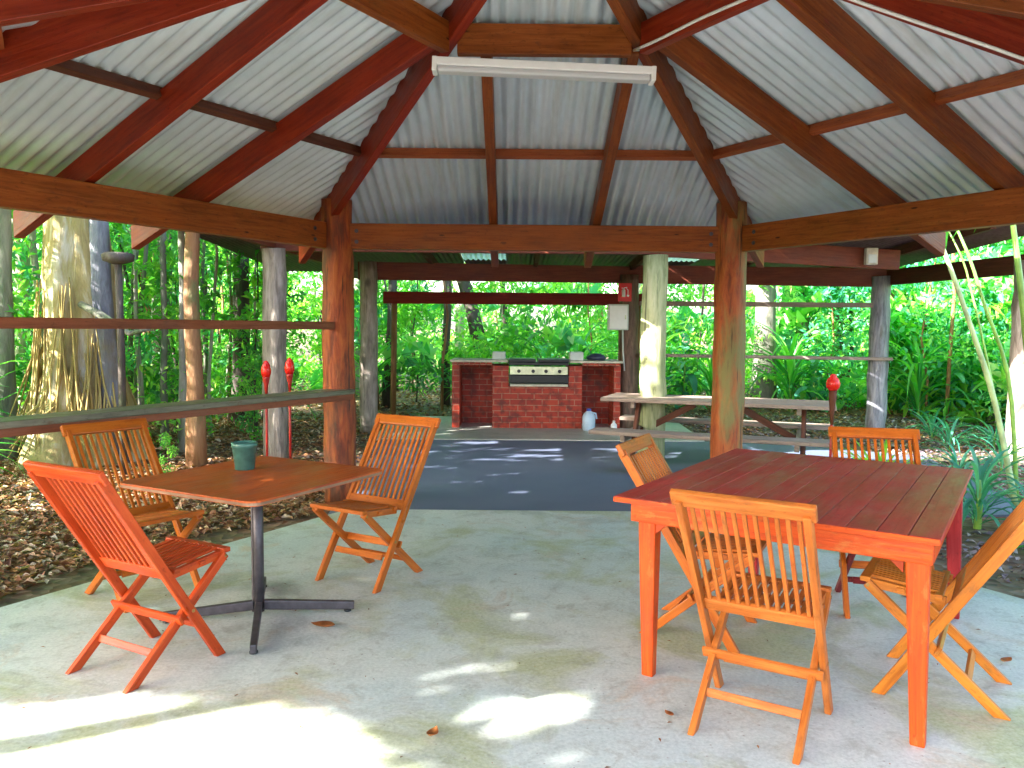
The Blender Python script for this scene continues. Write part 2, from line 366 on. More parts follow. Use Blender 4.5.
def prism(bm, pts, z0, z1):
    a = [bm.verts.new((p[0], p[1], z0)) for p in pts]; b = [bm.verts.new((p[0], p[1], z1)) for p in pts]
    bm.faces.new(a[::-1]); bm.faces.new(b)
    for i in range(len(pts)): j = (i+1) % len(pts); bm.faces.new((a[i], a[j], b[j], b[i]))
bm = B(); pts = []
for k in range(6):
    p, q = hexp(k, 3.03), hexp(k+1, 3.03)
    if k == 4: continue
    pts.append(p)
    if k == 0:
        for t in (.2, .45, .7): pts.append(p.lerp(q, t)+Vector((0, random.uniform(-.02, .02), 0)))
# the slab runs on towards the clearing at the front
pts = [p for p in pts]
prism(bm, [hexp(0, 3.03), hexp(1, 3.03), hexp(2, 3.03), Vector((3.2, 2.6, 0)), Vector((3.2, -4, 0)), Vector((-2.7, -4, 0)), Vector((-2.5, 1.2, 0)), Vector((-2.82, 3.0, 0)), hexp(5, 3.03)], -.1, 0)
struct(obj('concrete_floor', bm, 'slab', bev=.015))
bm = B(); prism(bm, [(-1.45, 6.1), (1.9, 6.1), (2.6, 6.4), (4.4, 6.6), (5.0, 9.6), (3.4, 10.75), (-1.75, 10.75), (-1.8, 9.1), (-1.55, 7.4)], -.08, -.014)
struct(obj('asphalt_path', bm, 'asphalt'))
bm = B(); prism(bm, [(-1.9, 10.7), (2.6, 10.72), (2.7, 13.4), (-1.9, 13.4)], -.08, 0)
struct(obj('concrete_pad', bm, 'pad', bev=.015))

# ------------------------------------------------------------------ hexagonal pavilion
pav = thing('pavilion', 'open six-sided pavilion with red stained timber frame and corrugated iron roof', 'pavilion', (CX, CY, 0))
def L(p): return Vector(p)-Vector((CX, CY, 0))     # world -> pavilion
ZW, ZA = 2.37, 3.50; SL = (ZA-ZW)/A0; ZB, HB = 2.147, .215
def post(name, x, y, z1, r, mat, parent=None, lean=(0, 0), seed=0, label=None, z0=-.05, dents=.035):
    rs = random.Random(seed); bm = B(); pts = []; rad = []; n = 14
    for i in range(n+1):
        t = i/n; pts.append((x+lean[0]*t+rs.uniform(-1, 1)*.008, y+lean[1]*t+rs.uniform(-1, 1)*.008, z0+(z1-z0)*t)); rad.append(r*(1.06-.1*t+rs.uniform(-dents, dents)))
    tube(bm, pts, rad, 20); o = obj(name, bm, mat, parent, bev=0)
    if label: o['label'] = label
    return o
pm = ['post_orange', 'post_mossy', 'post_orange', 'post_mossy', 'post_orange', 'post_mossy']
pl = ['orange log post with a darker brown foot', 'orange log post with pale green algae down one side', None, None, None, None]
for k in range(6):
    h = L(hexp(k, RR)); h.x += {0: .075, 1: -.035}.get(k, 0); post('post', h.x, h.y, 2.56, .133, pm[k], pav, (-.02, 0), k+3, pl[k])
for k in range(6):   # wall beams
    a, b_ = hexp(k, RR), hexp(k+1, RR); d = (b_-a).normalized()
    bm = B(); bar(bm, L(a+d*.08+Vector((0, 0, ZB+HB/2))), L(b_-d*.08+Vector((0, 0, ZB+HB/2))), .09, HB)
    obj('beam', bm, 'beam', pav, .008)
    ni = (Vector((CX, CY, 0))-(a+b_)/2).normalized(); bm = B()
    for q in (.22, .22+.001, -1):
        if q == .221: continue
        base = (a+d*.23) if q > 0 else (b_-d*.23)
        for dz in (.06, .15):
            P = L(base+ni*.045+Vector((0, 0, ZB+dz))); tube(bm, [P, P+ni*.004], .017, 12); tube(bm, [P+ni*.004, P+ni*.014], .009, 6)
    obj('bolt', bm, 'steel_dark', pav)
APX = Vector((CX, CY, ZA))
for k in range(6):   # hips
    c0 = hexp(k, RR, ZW); o_ = hexp(k, RR+.88, ZW-.88*SL*A0/RR)
    bm = B(); off = Vector((0, 0, .10)); dh = (hexp(k, 1)-hexp(k, 0)).normalized()
    bar(bm, L(APX+off+dh*.05), L(o_+off), .065, .195, cut1=((L(o_)), dh))
    obj('hip_rafter', bm, 'rafter' if k in (0, 2, 5) else 'rafter_brown', pav, .005)
bm = B(); lathe(bm, [(.10, ZA-.06), (.11, ZA-.02), (.11, ZA+.22), (.08, ZA+.26)], seg=6); obj('apex_block', bm, 'rafter_brown', pav, .005)
RT = .323   # ring at 32% of the radius
for k in range(6):
    a, b_ = hexp(k, RR*RT), hexp(k+1, RR*RT); d = (b_-a).normalized(); zr = 3.185
    bm = B(); bar(bm, L(a+d*.045+Vector((0, 0, zr))), L(b_-d*.045+Vector((0, 0, zr))), .06, .175)
    obj('ring_beam', bm, 'beam' if k in (0, 5) else 'rafter', pav, .005)
svals = {0: (.40, .655), 1: (.38, .63), 2: (.36, .64), 3: (.36, .64), 4: (.36, .64), 5: (.38, .63)}
AR = A0*RT
for k in range(6):
    a, b_ = hexp(k, RR), hexp(k+1, RR); mid = (a+b_)/2; nin = (Vector((CX, CY, 0))-mid).normalized()
    for s in svals[k]:
        P = a.lerp(b_, s); half = RR*.5; off = abs(s-.5)*RR
        # meets hip when distance in = (half-off)*tan60 ; ring at A0-AR
        din = min((half-off)*math.tan(R(60))-.05, A0-AR-.035)
        p_in = P+nin*din; p_in.z = ZW+SL*din+.085; p_out = P-nin*.80; p_out.z = ZW-SL*.80+.085
        bm = B(); bar(bm, L(p_in), L(p_out), .068, .165, cut0=(L(p_in), nin), cut1=(L(p_out), nin))
        obj('rafter', bm, 'rafter' if k in (4, 5, 3) else 'rafter_brown', pav, .005)
    for ri, nm in ((2.27, 'purlin'),):
        zz = ZW+SL*(A0-ri)+.162; hl = ri*math.tan(R(30))-.04; tdir = (b_-a).normalized(); cpt = Vector((CX, CY, 0))-nin*ri
        p0, p1 = cpt-tdir*hl, cpt+tdir*hl; p0.z = p1.z = zz
        upn = Vector((nin.x*-SL, nin.y*-SL, 1)).normalized()
        bm = B(); bar(bm, L(p0), L(p1), .05, .062, up=upn); obj('purlin', bm, 'dark_timber' if k == 5 else 'purlin', pav, .004)
    # corrugated sheet of this facet: ridges run down the slope
    bm = B(); lay = uvl(bm); tnt = bm.verts.layers.float.new('tint'); shv = [random.random() for _ in range(12)]; tdir = (b_-a).normalized(); per = .088; ns = 8; ro_ = A0+.70
    hw = ro_*math.tan(R(30)); cnt = int(2*hw/per*ns); prevv = None
    upn = Vector((-nin.x*SL, -nin.y*SL, 1)).normalized()
    for i in range(cnt+1):
        u = -hw+2*hw*i/cnt; amp = .0165*math.cos(2*math.pi*u/per)
        rin = max(abs(u)/math.tan(R(30)), .02)
        col = []
        for rr_ in (ro_, rin+(ro_-rin)*.66, rin+(ro_-rin)*.33, rin):
            q = Vector((CX, CY, 0))-nin*rr_+tdir*u; q.z = ZW+SL*(A0-rr_)+.212
            q += upn*amp; vv = bm.verts.new(L(q)); vv[tnt] = shv[int((u+hw)/.70)]; col.append(vv)
        if prevv:
            for j in range(3):
                if (col[j].co-col[j+1].co).length > 1e-3 or (prevv[j].co-prevv[j+1].co).length > 1e-3:
                    f = bm.faces.new((prevv[j], col[j], col[j+1], prevv[j+1])); f.smooth = True
                    for lp in f.loops: lp[lay].uv = (lp.vert.co.dot(tdir), lp.vert.co.dot(nin))
        prevv = col
    bmesh.ops.remove_doubles(bm, verts=bm.verts, dist=.0008)
    o = obj('roof_sheet', bm, 'iron', pav); sm = o.modifiers.new('thickness', 'SOLIDIFY'); sm.thickness = .0015
# left wall rail and counter (both fixed to the posts)
a, b_ = hexp(0, RR), hexp(5, RR); d = (b_-a).normalized(); nin = Vector((.866, -.5, 0))
bm = B(); p0 = a+nin*.10-d*.05; p1 = b_+nin*.10+d*.05
bar(bm, L(p0+Vector((0, 0, 1.5))), L(p1+Vector((0, 0, 1.5))), .05, .065); obj('rail', bm, 'rail', pav, .005)
bm = B(); p0 = a+nin*.12-d*.03; p1 = b_+nin*.12+d*.1
bar(bm, L(p0+Vector((0, 0, .945))), L(p1+Vector((0, 0, .945))), .24, .04); obj('counter', bm, 'counter', pav, .006, label='grey worn plank counter between the posts')
bm = B(); bar(bm, L(p0+nin*.08+Vector((0, 0, .90))), L(p1+nin*.08+Vector((0, 0, .90))), .03, .05); obj('counter_batten', bm, 'rail', pav, .003)

# fluorescent fitting, its cable
fl = thing('fluorescent_light', 'long white fluorescent batten light under the roof ring beam', 'ceiling light', (.17, 4.74, 3.025))
fl.rotation_euler = (0, R(1.8), R(1))
bm = B(); bar(bm, (-.63, 0, -.035), (.63, 0, -.035), .10, .045); obj('housing', bm, 'white', fl, .006)
bm = B(); bar(bm, (-.61, 0, -.074), (.61, 0, -.074), .085, .034); obj('diffuser', bm, 'diffuser', fl, .012, 3)
for s in (-1, 1):
    bm = B(); bar(bm, (s*.612, 0, -.053), (s*.64, 0, -.053), .105, .082); obj('end_cap', bm, 'white', fl, .004)
cpts = [Vector((.76, 4.75, 3.125)), Vector((.80, 4.82, 3.13))]
r1, r2, r2o = hexp(1, RR*RT, 3.118), hexp(2, RR*RT, 3.118), hexp(2, RR-.05, ZW-.01)
s1 = Vector((-.02, -.035, 0))
for i in range(13):
    t = i/12; cpts.append(r1.lerp(r2, .02+.96*t)+Vector((-.045, -.03, -.004*math.sin(t*9))))
for i in range(1, 13):
    t = i/12; cpts.append(r2.lerp(r2o, t)+Vector((0, -.045, .012-.004*math.sin(t*11))))
bm = B(); tube(bm, cpts, .0085, 8); o = obj('electric_cable', bm, 'cable'); tag(o, 'thin white cable running from the light along the roof timbers', 'cable')

# ------------------------------------------------------------------ rear shelter
sh = thing('rear_shelter', 'low dark-roofed barbecue shelter with log posts behind the pavilion', 'shelter', (1.5, 11, 0))
def S(p): return Vector(p)-Vector((1.5, 11, 0))
P273, P655, P368, P625, P878, PRT = (-2.64, 8.95), (1.585, 9.03), (-2.04, 11.43), (1.75, 12.15), (5.32, 11.69), (5.85, 9.2)
for (x, y), z1, r_, mt, sd, lb in ((P273, 2.34, .132, 'post_grey', 11, 'thick pale grey log post behind the two red torches'), (P655, 2.31, .145, 'post_green', 12, 'pale green mossy log post'), (P368, 2.40, .125, 'post_grey', 13, 'grey log post beside the litter'),
        (P625, 2.30, .15, 'post_dark', 14, 'dark brown log post carrying the sign and meter box'), (P878, 2.28, .135, 'post_blue', 15, 'blue-grey log post on the right'), (PRT, 2.3, .14, 'post_grey', 16, 'grey log post behind the palm stalks')):
    post('post', x-1.5, y-11, z1, r_, mt, sh, (0, 0), sd, lb)
def sbeam(p0, p1, z0, z1, hh, mat, nm='beam', w=.08):
    bm = B(); bar(bm, S((*p0, z0)), S((*p1, z1)), w, hh); return obj(nm, bm, mat, sh, .006)
sbeam((-2.72, 6.9), (-2.62, 11.1), 2.45, 2.45, .2, 'redbrown_timber')
sbeam((-2.8, 9.03), (1.62, 9.05), 2.42, 2.42, .2, 'redbrown_timber'); sbeam((1.62, 9.06), (4.72, 9.95), 2.42, 2.36, .24, 'redbrown_timber')
sbeam((-2.2, 11.5), (1.75, 12.2), 2.28, 2.30, .25, 'redbrown_timber'); sbeam((1.75, 12.2), (5.4, 11.72), 2.31, 2.26, .27, 'redbrown_timber')
sbeam((5.42, 11.75), (5.9, 8.4), 2.26, 2.26, .22, 'dark_timber')
sbeam((-2.18, 13.6), (2.2, 13.6), 1.98, 1.98, .2, 'red_fascia', 'fascia', .05)
for x in (-2.7, -1.2, .3, 1.75, 3.3, 4.9): sbeam((x, 8.3), (x+.05, 13.7), 2.60, 2.36, .12, 'dark_timber', 'rafter', .06)
for x in (-2.03, 2.1):
    bm = B(); tube(bm, [S((x, 13.68, -.1)), S((x+.03, 13.68, 2.05))], .05, 12); obj('post', bm, 'bark_brown', sh)
for (p0, p1, z0, z1, h_, w_, mt) in (((1.9, 12.1), (5.3, 11.66), 1.87, 1.86, .07, .05, 'grey_timber'), ((1.9, 12.05), (5.45, 11.58), 1.10, 1.09, .045, .22, 'grey_timber')): sbeam(p0, p1, z0, z1, h_, mt, 'rail', w_)
def corr(name, x0, x1, y0, z0, y1, z1, mat, per=.076, amp=.011):
    bm = B(); n_ = int((x1-x0)/per*6); prev = None
    for i in range(n_+1):
        x = x0+(x1-x0)*i/n_; z = amp*math.cos(2*math.pi*i/6); a = bm.verts.new(S((x, y0, z0+z))); b = bm.verts.new(S((x, y1, z1+z)))
        if prev: bm.faces.new((prev[0], a, b, prev[1])).smooth = True
        prev = (a, b)
    o = obj(name, bm, mat, sh); o.modifiers.new('thickness', 'SOLIDIFY').thickness = .0015; return o
zf = lambda y: 2.70-(y-8.0)*.045
for x0, x1 in ((-4.0, -.75), (-.1, 2.15), (2.75, 6.0)): corr('roof_sheet', x0, x1, 8.0, zf(8.0), 14.0, zf(14.0), 'iron_dark')
for x0, x1 in ((-.75, -.1), (2.15, 2.75)):
    corr('roof_sheet', x0, x1, 8.0, zf(8.0), 10.3, zf(10.3), 'iron_dark'); corr('skylight_sheet', x0, x1, 10.3, zf(10.3), 12.2, zf(12.2), 'skylight'); corr('roof_sheet', x0, x1, 12.2, zf(12.2), 14, zf(14), 'iron_dark')
corr('roof_edge_sheet', 4.3, 6.0, 7.7, zf(7.7)+.02, 8.4, zf(8.4)+.02, 'iron', .12, .02)
# small white junction box on the front beam
jb = thing('junction_box', 'small pale box fixed on the front beam of the rear shelter', 'electrical box', (4.28, 9.70, 2.38))
bm = B(); box(bm, -.07, -.04, -.10, .07, .04, .10); obj('case', bm, 'cream', jb, .01)
bm = B(); box(bm, -.05, -.05, -.08, .05, -.041, .02); obj('cover', bm, 'white_plastic', jb, .004)

# meter box, fire sign
mb = thing('meter_box', 'white metal box mounted on the dark post beside the barbecue', 'meter box', (1.56, 11.96, 1.66))
bm = B(); box(bm, -.15, -.08, -.19, .15, .08, .19); obj('case', bm, 'white_plastic', mb, .012)
bm = B(); box(bm, -.13, -.093, -.17, .13, -.082, .17); obj('door', bm, 'white', mb, .006)
bm = B(); box(bm, .09, -.105, -.03, .11, -.094, .03); obj('latch', bm, 'steel', mb, .002)
bm = B(); tube(bm, [(.08, .03, -.19), (.09, .03, -.5), (.12, .05, -.8)], .012, 8); obj('conduit', bm, 'white_plastic', mb)
sg = thing('fire_extinguisher_sign', 'red square sign with a white extinguisher symbol above the white box', 'sign', (1.66, 11.98, 2.03))
bm = B(); box(bm, -.10, -.012, -.135, .10, .0, .135); obj('plate', bm, 'sign_red', sg, .003)
bm = B()
tube(bm, [(-.02, -.017, -.07), (-.02, -.017, .03), (-.012, -.017, .05)], [.026, .026, .010], 10)
bar(bm, (-.02, -.017, .06), (.03, -.017, .072), .008, .012); bar(bm, (-.05, -.017, .062), (-.02, -.017, .055), .008, .01)
tube(bm, [(.02, -.017, .06), (.045, -.017, .03), (.045, -.017, -.03)], .006, 8); bar(bm, (.03, -.017, -.045), (.06, -.017, -.055), .008, .03)
obj('extinguisher_symbol', bm, 'white', sg)

# ------------------------------------------------------------------ brick barbecue
bq = thing('brick_barbecue', 'red brick barbecue counter with built-in gas hotplate and two open bays', 'barbecue', (.33, 11.9, 0))
def bbox(nm, x0, x1, y0, y1, z0, z1, mat, bev=0, parent=bq, **k):
    bm = B(); box(bm, x0-.33, y0, z0, x1-.33, y1, z1); return obj(nm, bm, mat, parent, bev, **k)
bbox('brick_pier', -.89, -.78, 0, .75, 0, .93, 'brick'); bbox('brick_pier', 1.51, 1.61, 0, .75, 0, .93, 'brick')
bm = B(); box(bm, -.29-.33, 0, 0, 1.04-.33, .72, .62); box(bm, -.29-.33, .003, .6201, -.05-.33, .72, .93); box(bm, .84-.33, .003, .6201, 1.04-.33, .72, .93)
obj('brick_wall', bm, 'brick', bq)
bbox('back_wall', -.779, -.291, .62, .75, 0, .93, 'brick'); bbox('back_wall', 1.041, 1.509, .62, .75, 0, .93, 'brick')
bm = B()
for (x0, x1) in ((-.89, -.295), (1.045, 1.61)):
    nb = int((x1-x0)/.075)
    for i in range(nb): box(bm, x0-.33+i*(x1-x0)/nb, -.01, .935, x0-.33+(i+1)*(x1-x0)/nb-.008, .1, .975)
obj('brick_edging', bm, 'brick', bq, .003)
bbox('counter_slab', -.92, -.06, -.005, .78, .977, 1.01, 'cream', .006); bbox('counter_slab', .85, 1.64, -.005, .78, .977, 1.01, 'cream', .006)
bbox('hob_ledge', -.03, .83, -.03, .10, .624, .66, 'cream', .005)
hp = bbox('hotplate', -.045, .835, -.02, .6, .67, .80, 'black', .01)
bbox('control_panel', -.03, .82, -.05, -.022, .80, .925, 'steel', .006)
for x in (.10, .31, .50, .70):
    bm = B(); tube(bm, [(x-.33, -.052, .855), (x-.33, -.085, .855)], .026, 14); obj('knob', bm, 'black', bq)
bm = B(); box(bm, -.05-.33, -.01, .935, .84-.33, .62, .985)
box(bm, -.05-.33, -.04, .985, .35-.33, .60, 1.03); box(bm, .39-.33, -.04, .985, .84-.33, .60, 1.03); obj('hotplate_tray', bm, 'black', bq, .01)
bbox('drip_tray', -.0, .80, -.04, -.021, .69, .79, 'black', .004)
tag(bbox('white_block', -.30, -.10, .12, .4, 1.012, 1.13, 'white_plastic', .01, None), 'white block on the left brick counter beside the hotplate', 'block').location = (.33, 11.9, 0)
tag(bbox('white_block', .86, 1.06, .05, .35, 1.012, 1.14, 'white_plastic', .01, None), 'white block on the right brick counter beside the hotplate', 'block').location = (.33, 11.9, 0)
bm = B(); lathe(bm, [(.05, 0), (.13, .005), (.155, .04), (.12, .075), (.06, .10), (.02, .105)], seg=18); o = obj('folded_cloth', bm, 'blue_black'); o.location = (1.27, 12.15, 1.012)
tag(o, 'dark blue-black bundle lying on the right end of the brick counter', 'bundle')
# jug and small bottle
jg = thing('plastic_jug', 'milky blue plastic jug on the concrete before the right brick bay', 'jug', (1.13, 11.72, 0))
bm = B(); lathe(bm, [(.085, 0), (.095, .02), (.095, .20), (.08, .24), (.042, .28), (.03, .285), (.03, .29)], seg=20); obj('body', bm, 'jug', jg, .004)
bm = B(); tube(bm, [(.04, 0, .265), (.10, 0, .25), (.115, 0, .17)], .012, 8); obj('handle', bm, 'jug', jg)
bm = B(); lathe(bm, [(.034, .29), (.034, .315), (.02, .32)]); obj('cap', bm, 'jug_cap', jg)
bt = thing('small_bottle', 'small white bottle standing on the ground near the picnic table', 'bottle', (1.47, 11.5, 0))
bm = B(); lathe(bm, [(.04, 0), (.045, .01), (.045, .11), (.02, .14), (.018, .15)]); obj('body', bm, 'white', bt); bm = B(); lathe(bm, [(.021, .15), (.021, .17)]); obj('cap', bm, 'white_plastic', bt)

# ------------------------------------------------------------------ picnic table
pt = thing('picnic_table', 'weathered grey timber picnic table with attached benches on the asphalt', 'picnic table', (2.22, 8.68, -.014), math.atan2(-.85, 2.23))
for i in range(5):
    bm = B(); bar(bm, (-1.2, -.30+i*.15, .735), (1.2, -.30+i*.15, .735), .14, .04); obj('top_board', bm, 'grey_timber', pt, .005)
for s in (-1, 1):
    for i in range(2):
        bm = B(); bar(bm, (-1.2, s*(.62+.15*i), .43), (1.2, s*(.62+.15*i), .43), .14, .04); obj('bench_board', bm, 'grey_timber', pt, .005)
for x in (-.85, .85):
    bm = B(); bar(bm, (x, -.80, .385), (x, .80, .385), .045, .09); obj('bench_bearer', bm, 'grey_timber', pt, .005)
    bm = B(); bar(bm, (x, -.34, .69), (x, .34, .69), .045, .08); obj('top_bearer', bm, 'grey_timber', pt, .005)
    for s in (-1, 1):
        bm = B(); bar(bm, (x+.045, s*.62, 0.0), (x+.045, s*.2, .70), .04, .10, up=(0, 1, 0)); obj('leg', bm, 'dark_timber', pt, .005)
    sx = 1 if x > 0 else -1
    bm = B(); bar(bm, (x-sx*.03, 0, .36), (x-sx*.62, 0, .69), .06, .07); obj('brace', bm, 'dark_timber', pt, .005)

# ------------------------------------------------------------------ torches
def torch(loc, label, kind):
    t = thing('garden_torch', label, 'torch', loc, 0, 'red garden torches')
    bm = B(); tube(bm, [(0, 0, -.05), (0, 0, .86)], .013, 10); obj('pole', bm, 'red_pole', t)
    if kind == 0:
        bm = B(); lathe(bm, [(.013, .80), (.02, .88), (.034, .95), (.038, .97)], seg=14); obj('cone', bm, 'red_pole', t)
        bm = B(); lathe(bm, [(.036, .97), (.047, 1.0), (.05, 1.04), (.04, 1.09), (.018, 1.125), (.006, 1.135)], seg=16); obj('flame_bulb', bm, 'red_plastic', t)
    else:
        bm = B(); lathe(bm, [(.013, .62), (.02, .72), (.033, .86), (.036, .94)], seg=14); obj('cone', bm, 'dark_timber', t)
        bm = B(); lathe(bm, [(.034, .94), (.058, .97), (.064, 1.01), (.05, 1.05), (.03, 1.065), (.03, 1.085), (.01, 1.095)], seg=16); obj('flame_bulb', bm, 'red_plastic', t)
    return t
torch((-2.47, 8.06, .01), 'slim red garden torch standing left of its pair before the thick pale post', 0)
torch((-2.24, 8.08, .04), 'slim red garden torch standing right of its pair beside the thick pale post', 0)
torch((2.97, 7.42, 0), 'red-topped garden torch with brown cone beside the picnic table', 1)
# pole thing like a bird table
bf = thing('bird_feeder', 'dark flat-topped pole standing beside the big fig tree', 'bird feeder', (-3.85, 7.9, 0))
bm = B(); tube(bm, [(0, 0, -.1), (.01, 0, 1.2), (0, 0, 2.1)], .035, 10); obj('pole', bm, 'bark_dark', bf)
bm = B(); lathe(bm, [(.05, 2.08), (.14, 2.11), (.15, 2.17), (.12, 2.19)], seg=14); obj('tray', bm, 'bark_dark', bf)

# ------------------------------------------------------------------ folding chairs
CW, ZT, YT, YF, YR, YS, ZS = .469, .935, -.36, .207, -.234, .285, .462
def make_chair(mat, legmat=None, seed=0):
    random.seed(seed); legmat = legmat or mat
    t = thing('folding_chair', '', 'chair', (0, 0, 0), 0, 'wooden folding chairs around the two tables')
    F, T = Vector((0, YF, 0)), Vector((0, YT, ZT)); ax = (T-F).normalized()
    W2 = CW/2-.017
    for s in (-1, 1):     # long stiles: front foot to top of the back
        bm = B(); bar(bm, (s*W2, YF, 0), (s*W2, YT, ZT-.035), .026, .044, up=(0, 1, 0), cut0=((0, 0, 0), (0, 0, 1))); obj('back_stile', bm, legmat if False else mat, t, .004)
    W3 = W2-.03 
    for s in (-1, 1):     # short legs: rear foot to the seat front
        bm = B(); bar(bm, (s*W3, YR, 0), (s*W3, YS-.015, ZS-.012), .026, .040, up=(0, 1, 0), cut0=((0, 0, 0), (0, 0, 1))); obj('leg', bm, legmat, t, .004)
    def onS(z): k = z/ZT; return YF+(YT-YF)*k
    def onR(z): k = z/ZS; return YR+(YS-YR)*k
    # top rail, lower back rail, slats
    bm = B(); bar(bm, (-CW/2-.012, YT, ZT-.03), (CW/2+.012, YT, ZT-.03), .026, .065, up=ax); obj('top_rail', bm, mat, t, .006)
    zl = .445; bm = B(); bar(bm, (-W2+.012, onS(zl), zl), (W2-.012, onS(zl), zl), .024, .06, up=ax); obj('lower_rail', bm, mat, t, .005)
    bm = B(); ns = 11
    for i in range(ns):
        x = (-1+2*(i+.5)/ns)*(W2-.016)
        bar(bm, (x, onS(zl+.02), zl+.02), (x, onS(ZT-.06), ZT-.06), .015, .013, up=(0, 1, 0))
    obj('back_slats', bm, mat, t, .002)
    # seat: two side rails, front and rear rail, slats across
    ys, yb = YS, onS(.42)+.045; zf_, zb_ = ZS, ZS-.03
    for s in (-1, 1):
        bm = B(); bar(bm, (s*(W2-.045), yb-.02, zb_-.012), (s*(W2-.045), ys-.01, zf_-.012), .024, .036); obj('seat_rail', bm, mat, t, .003)
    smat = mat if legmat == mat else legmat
    def sp(k, dz=0): return (yb+(ys-yb)*k, zb_+(zf_-zb_)*k+dz)
    bm = B(); nsl = 10; wi = W2-.062
    for i in range(nsl):
        x = -wi+2*wi*(i+.5)/nsl; y0, z0 = sp(.03, .010); y1, z1 = sp(.95, .010)
        bar(bm, (x, y0, z0), (x, y1, z1), 2*wi/nsl*.66, .013)
    obj('seat', bm, smat, t, .002)
    for k, wd in ((.97, .04), (.02, .03), (.5, .03)):
        y, z = sp(k, .004 if k != .5 else -.008); bm = B(); bar(bm, (-W2+.02, y, z), (W2-.02, y, z), wd, .022 if k != .5 else .016); obj('seat_crosspiece', bm, smat, t, .003)
    kx = 0
    for zz in [q*.005 for q in range(20, 90)]:
        if (YF+(YT-YF)*zz/ZT) <= (YR+(YS-YR)*zz/ZS): kx = zz; break
    for s in (-1, 1):
        bm = B(); yx = YF+(YT-YF)*kx/ZT; tube(bm, [(s*(W2+.0135), yx, kx), (s*(W2+.0165), yx, kx)], .008, 10); tube(bm, [(s*(W2-.018), YS-.02, ZS-.02), (s*(W2-.0145), YS-.02, ZS-.02)], .007, 8); obj('bolt', bm, 'brass', t)
    # stretchers
    zc = .255; bm = B(); bar(bm, (-W2-.01, onR(zc-.02)-.036, zc-.03), (W2+.01, onR(zc-.02)-.036, zc-.03), .016, .042, up=(0, -.5, 1)); obj('stretcher', bm, mat, t, .003)
    zq = .11; bm = B(); bar(bm, (-W3, onR(zq), zq), (W3, onR(zq), zq), .016, .032, up=(0, .6, 1)); obj('stretcher', bm, legmat, t, .003)
    zq = .17; bm = B(); bar(bm, (-W3+.012, onS(zq), zq), (W3-.012, onS(zq), zq), .016, .036, up=ax); obj('stretcher', bm, legmat, t, .003)
    return t
def put(t, x, y, head, label):
    t.location = (x, y, 0); t.rotation_euler = (0, 0, R(head-90)); t['label'] = label
put(make_chair('chair_red', seed=1), -1.61, 3.49, 61.9, 'red-orange folding chair with its back to the camera at the square pedestal table')
put(make_chair('chair_orange', seed=2), -2.05, 4.40, -36, 'orange folding chair under the plank counter on the far left of the pedestal table')
put(make_chair('chair_orange', seed=3), -.84, 4.73, 240, 'orange folding chair standing alone on the right side of the pedestal table')
put(make_chair('chair_tan', seed=4), .965, 3.0, 59, 'tan folding chair, back to the camera, at the near side of the red table')
put(make_chair('chair_yellow', seed=5), 1.82, 3.31, 147.6, 'golden folding chair at the right edge, its back leaning out of the picture')
put(make_chair('chair_orange', 'chair_shaded', 6), 2.02, 4.27, 258, 'orange folding chair behind the red table, lower parts coloured dark red for shade')
put(make_chair('chair_orange', seed=7), .96, 3.93, -27, 'orange folding chair at the left end of the red table, mostly hidden')

# ------------------------------------------------------------------ red slatted table
TH = .78
rt_ = thing('red_table', 'square red plank table with orange-red apron and tapered legs', 'table', (1.425, 3.785, 0), R(-33))
W, Dp = 1.25, 1.68; nb = 12; bw = W/nb
for i in range(nb):
    x = -W/2+bw*(i+.5); bm = B(); bar(bm, (x, -Dp/2-random.uniform(0, .004), TH-.011), (x, Dp/2, TH-.011+random.uniform(-.001, .001)), bw-.0035, .022); obj('top_board', bm, 'table_red', rt_, .0025)
bm = B(); bar(bm, (-W/2+.002, -Dp/2-.008, TH-.012), (W/2-.002, -Dp/2-.008, TH-.012), .008, .022); obj('front_edge', bm, 'table_orange', rt_, .002)
xa, xb, ya = -.555, .60, Dp/2-.035
for (p0, p1) in (((xa, -ya), (xb, -ya)), ((xb-.012, -ya+.02), (xb-.012, ya-.02)), ((xb, ya), (xa, ya)), ((xa+.0, ya-.02), (xa+.0, -ya+.02))):
    bm = B(); bar(bm, (*p0, TH-.0225-.041), (*p1, TH-.0225-.041), .028, .082); obj('apron', bm, 'table_orange', rt_, .004)
for sx, xt, xf in ((-1, -.495, -.475), (1, .545, .575)):
    for sy in (-1, 1):
        bm = B(); bar(bm, (xt, sy*(ya-.052), TH-.024), (xf, sy*(ya-.03), 0), .082, .075, up=(0, 1, 0), tap=.62, cut1=((0, 0, 0), (0, 0, 1)))
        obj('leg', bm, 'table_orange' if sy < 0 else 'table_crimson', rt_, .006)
        bm = B()
        v = [bm.verts.new(p) for p in ((0, -.011, 0), (.055, -.011, 0), (0, -.011, -.05), (0, .011, 0), (.055, .011, 0), (0, .011, -.05))]
        for f in ((0, 2, 1), (3, 4, 5), (0, 1, 4, 3), (1, 2, 5, 4), (2, 0, 3, 5)): bm.faces.new([v[i] for i in f])
        for vv in bm.verts: vv.co = Vector((xt-sx*.041-sx*vv.co.x, sy*(ya-.03)+vv.co.y, TH-.105+vv.co.z))
        obj('corner_bracket', bm, 'table_orange', rt_, .002)

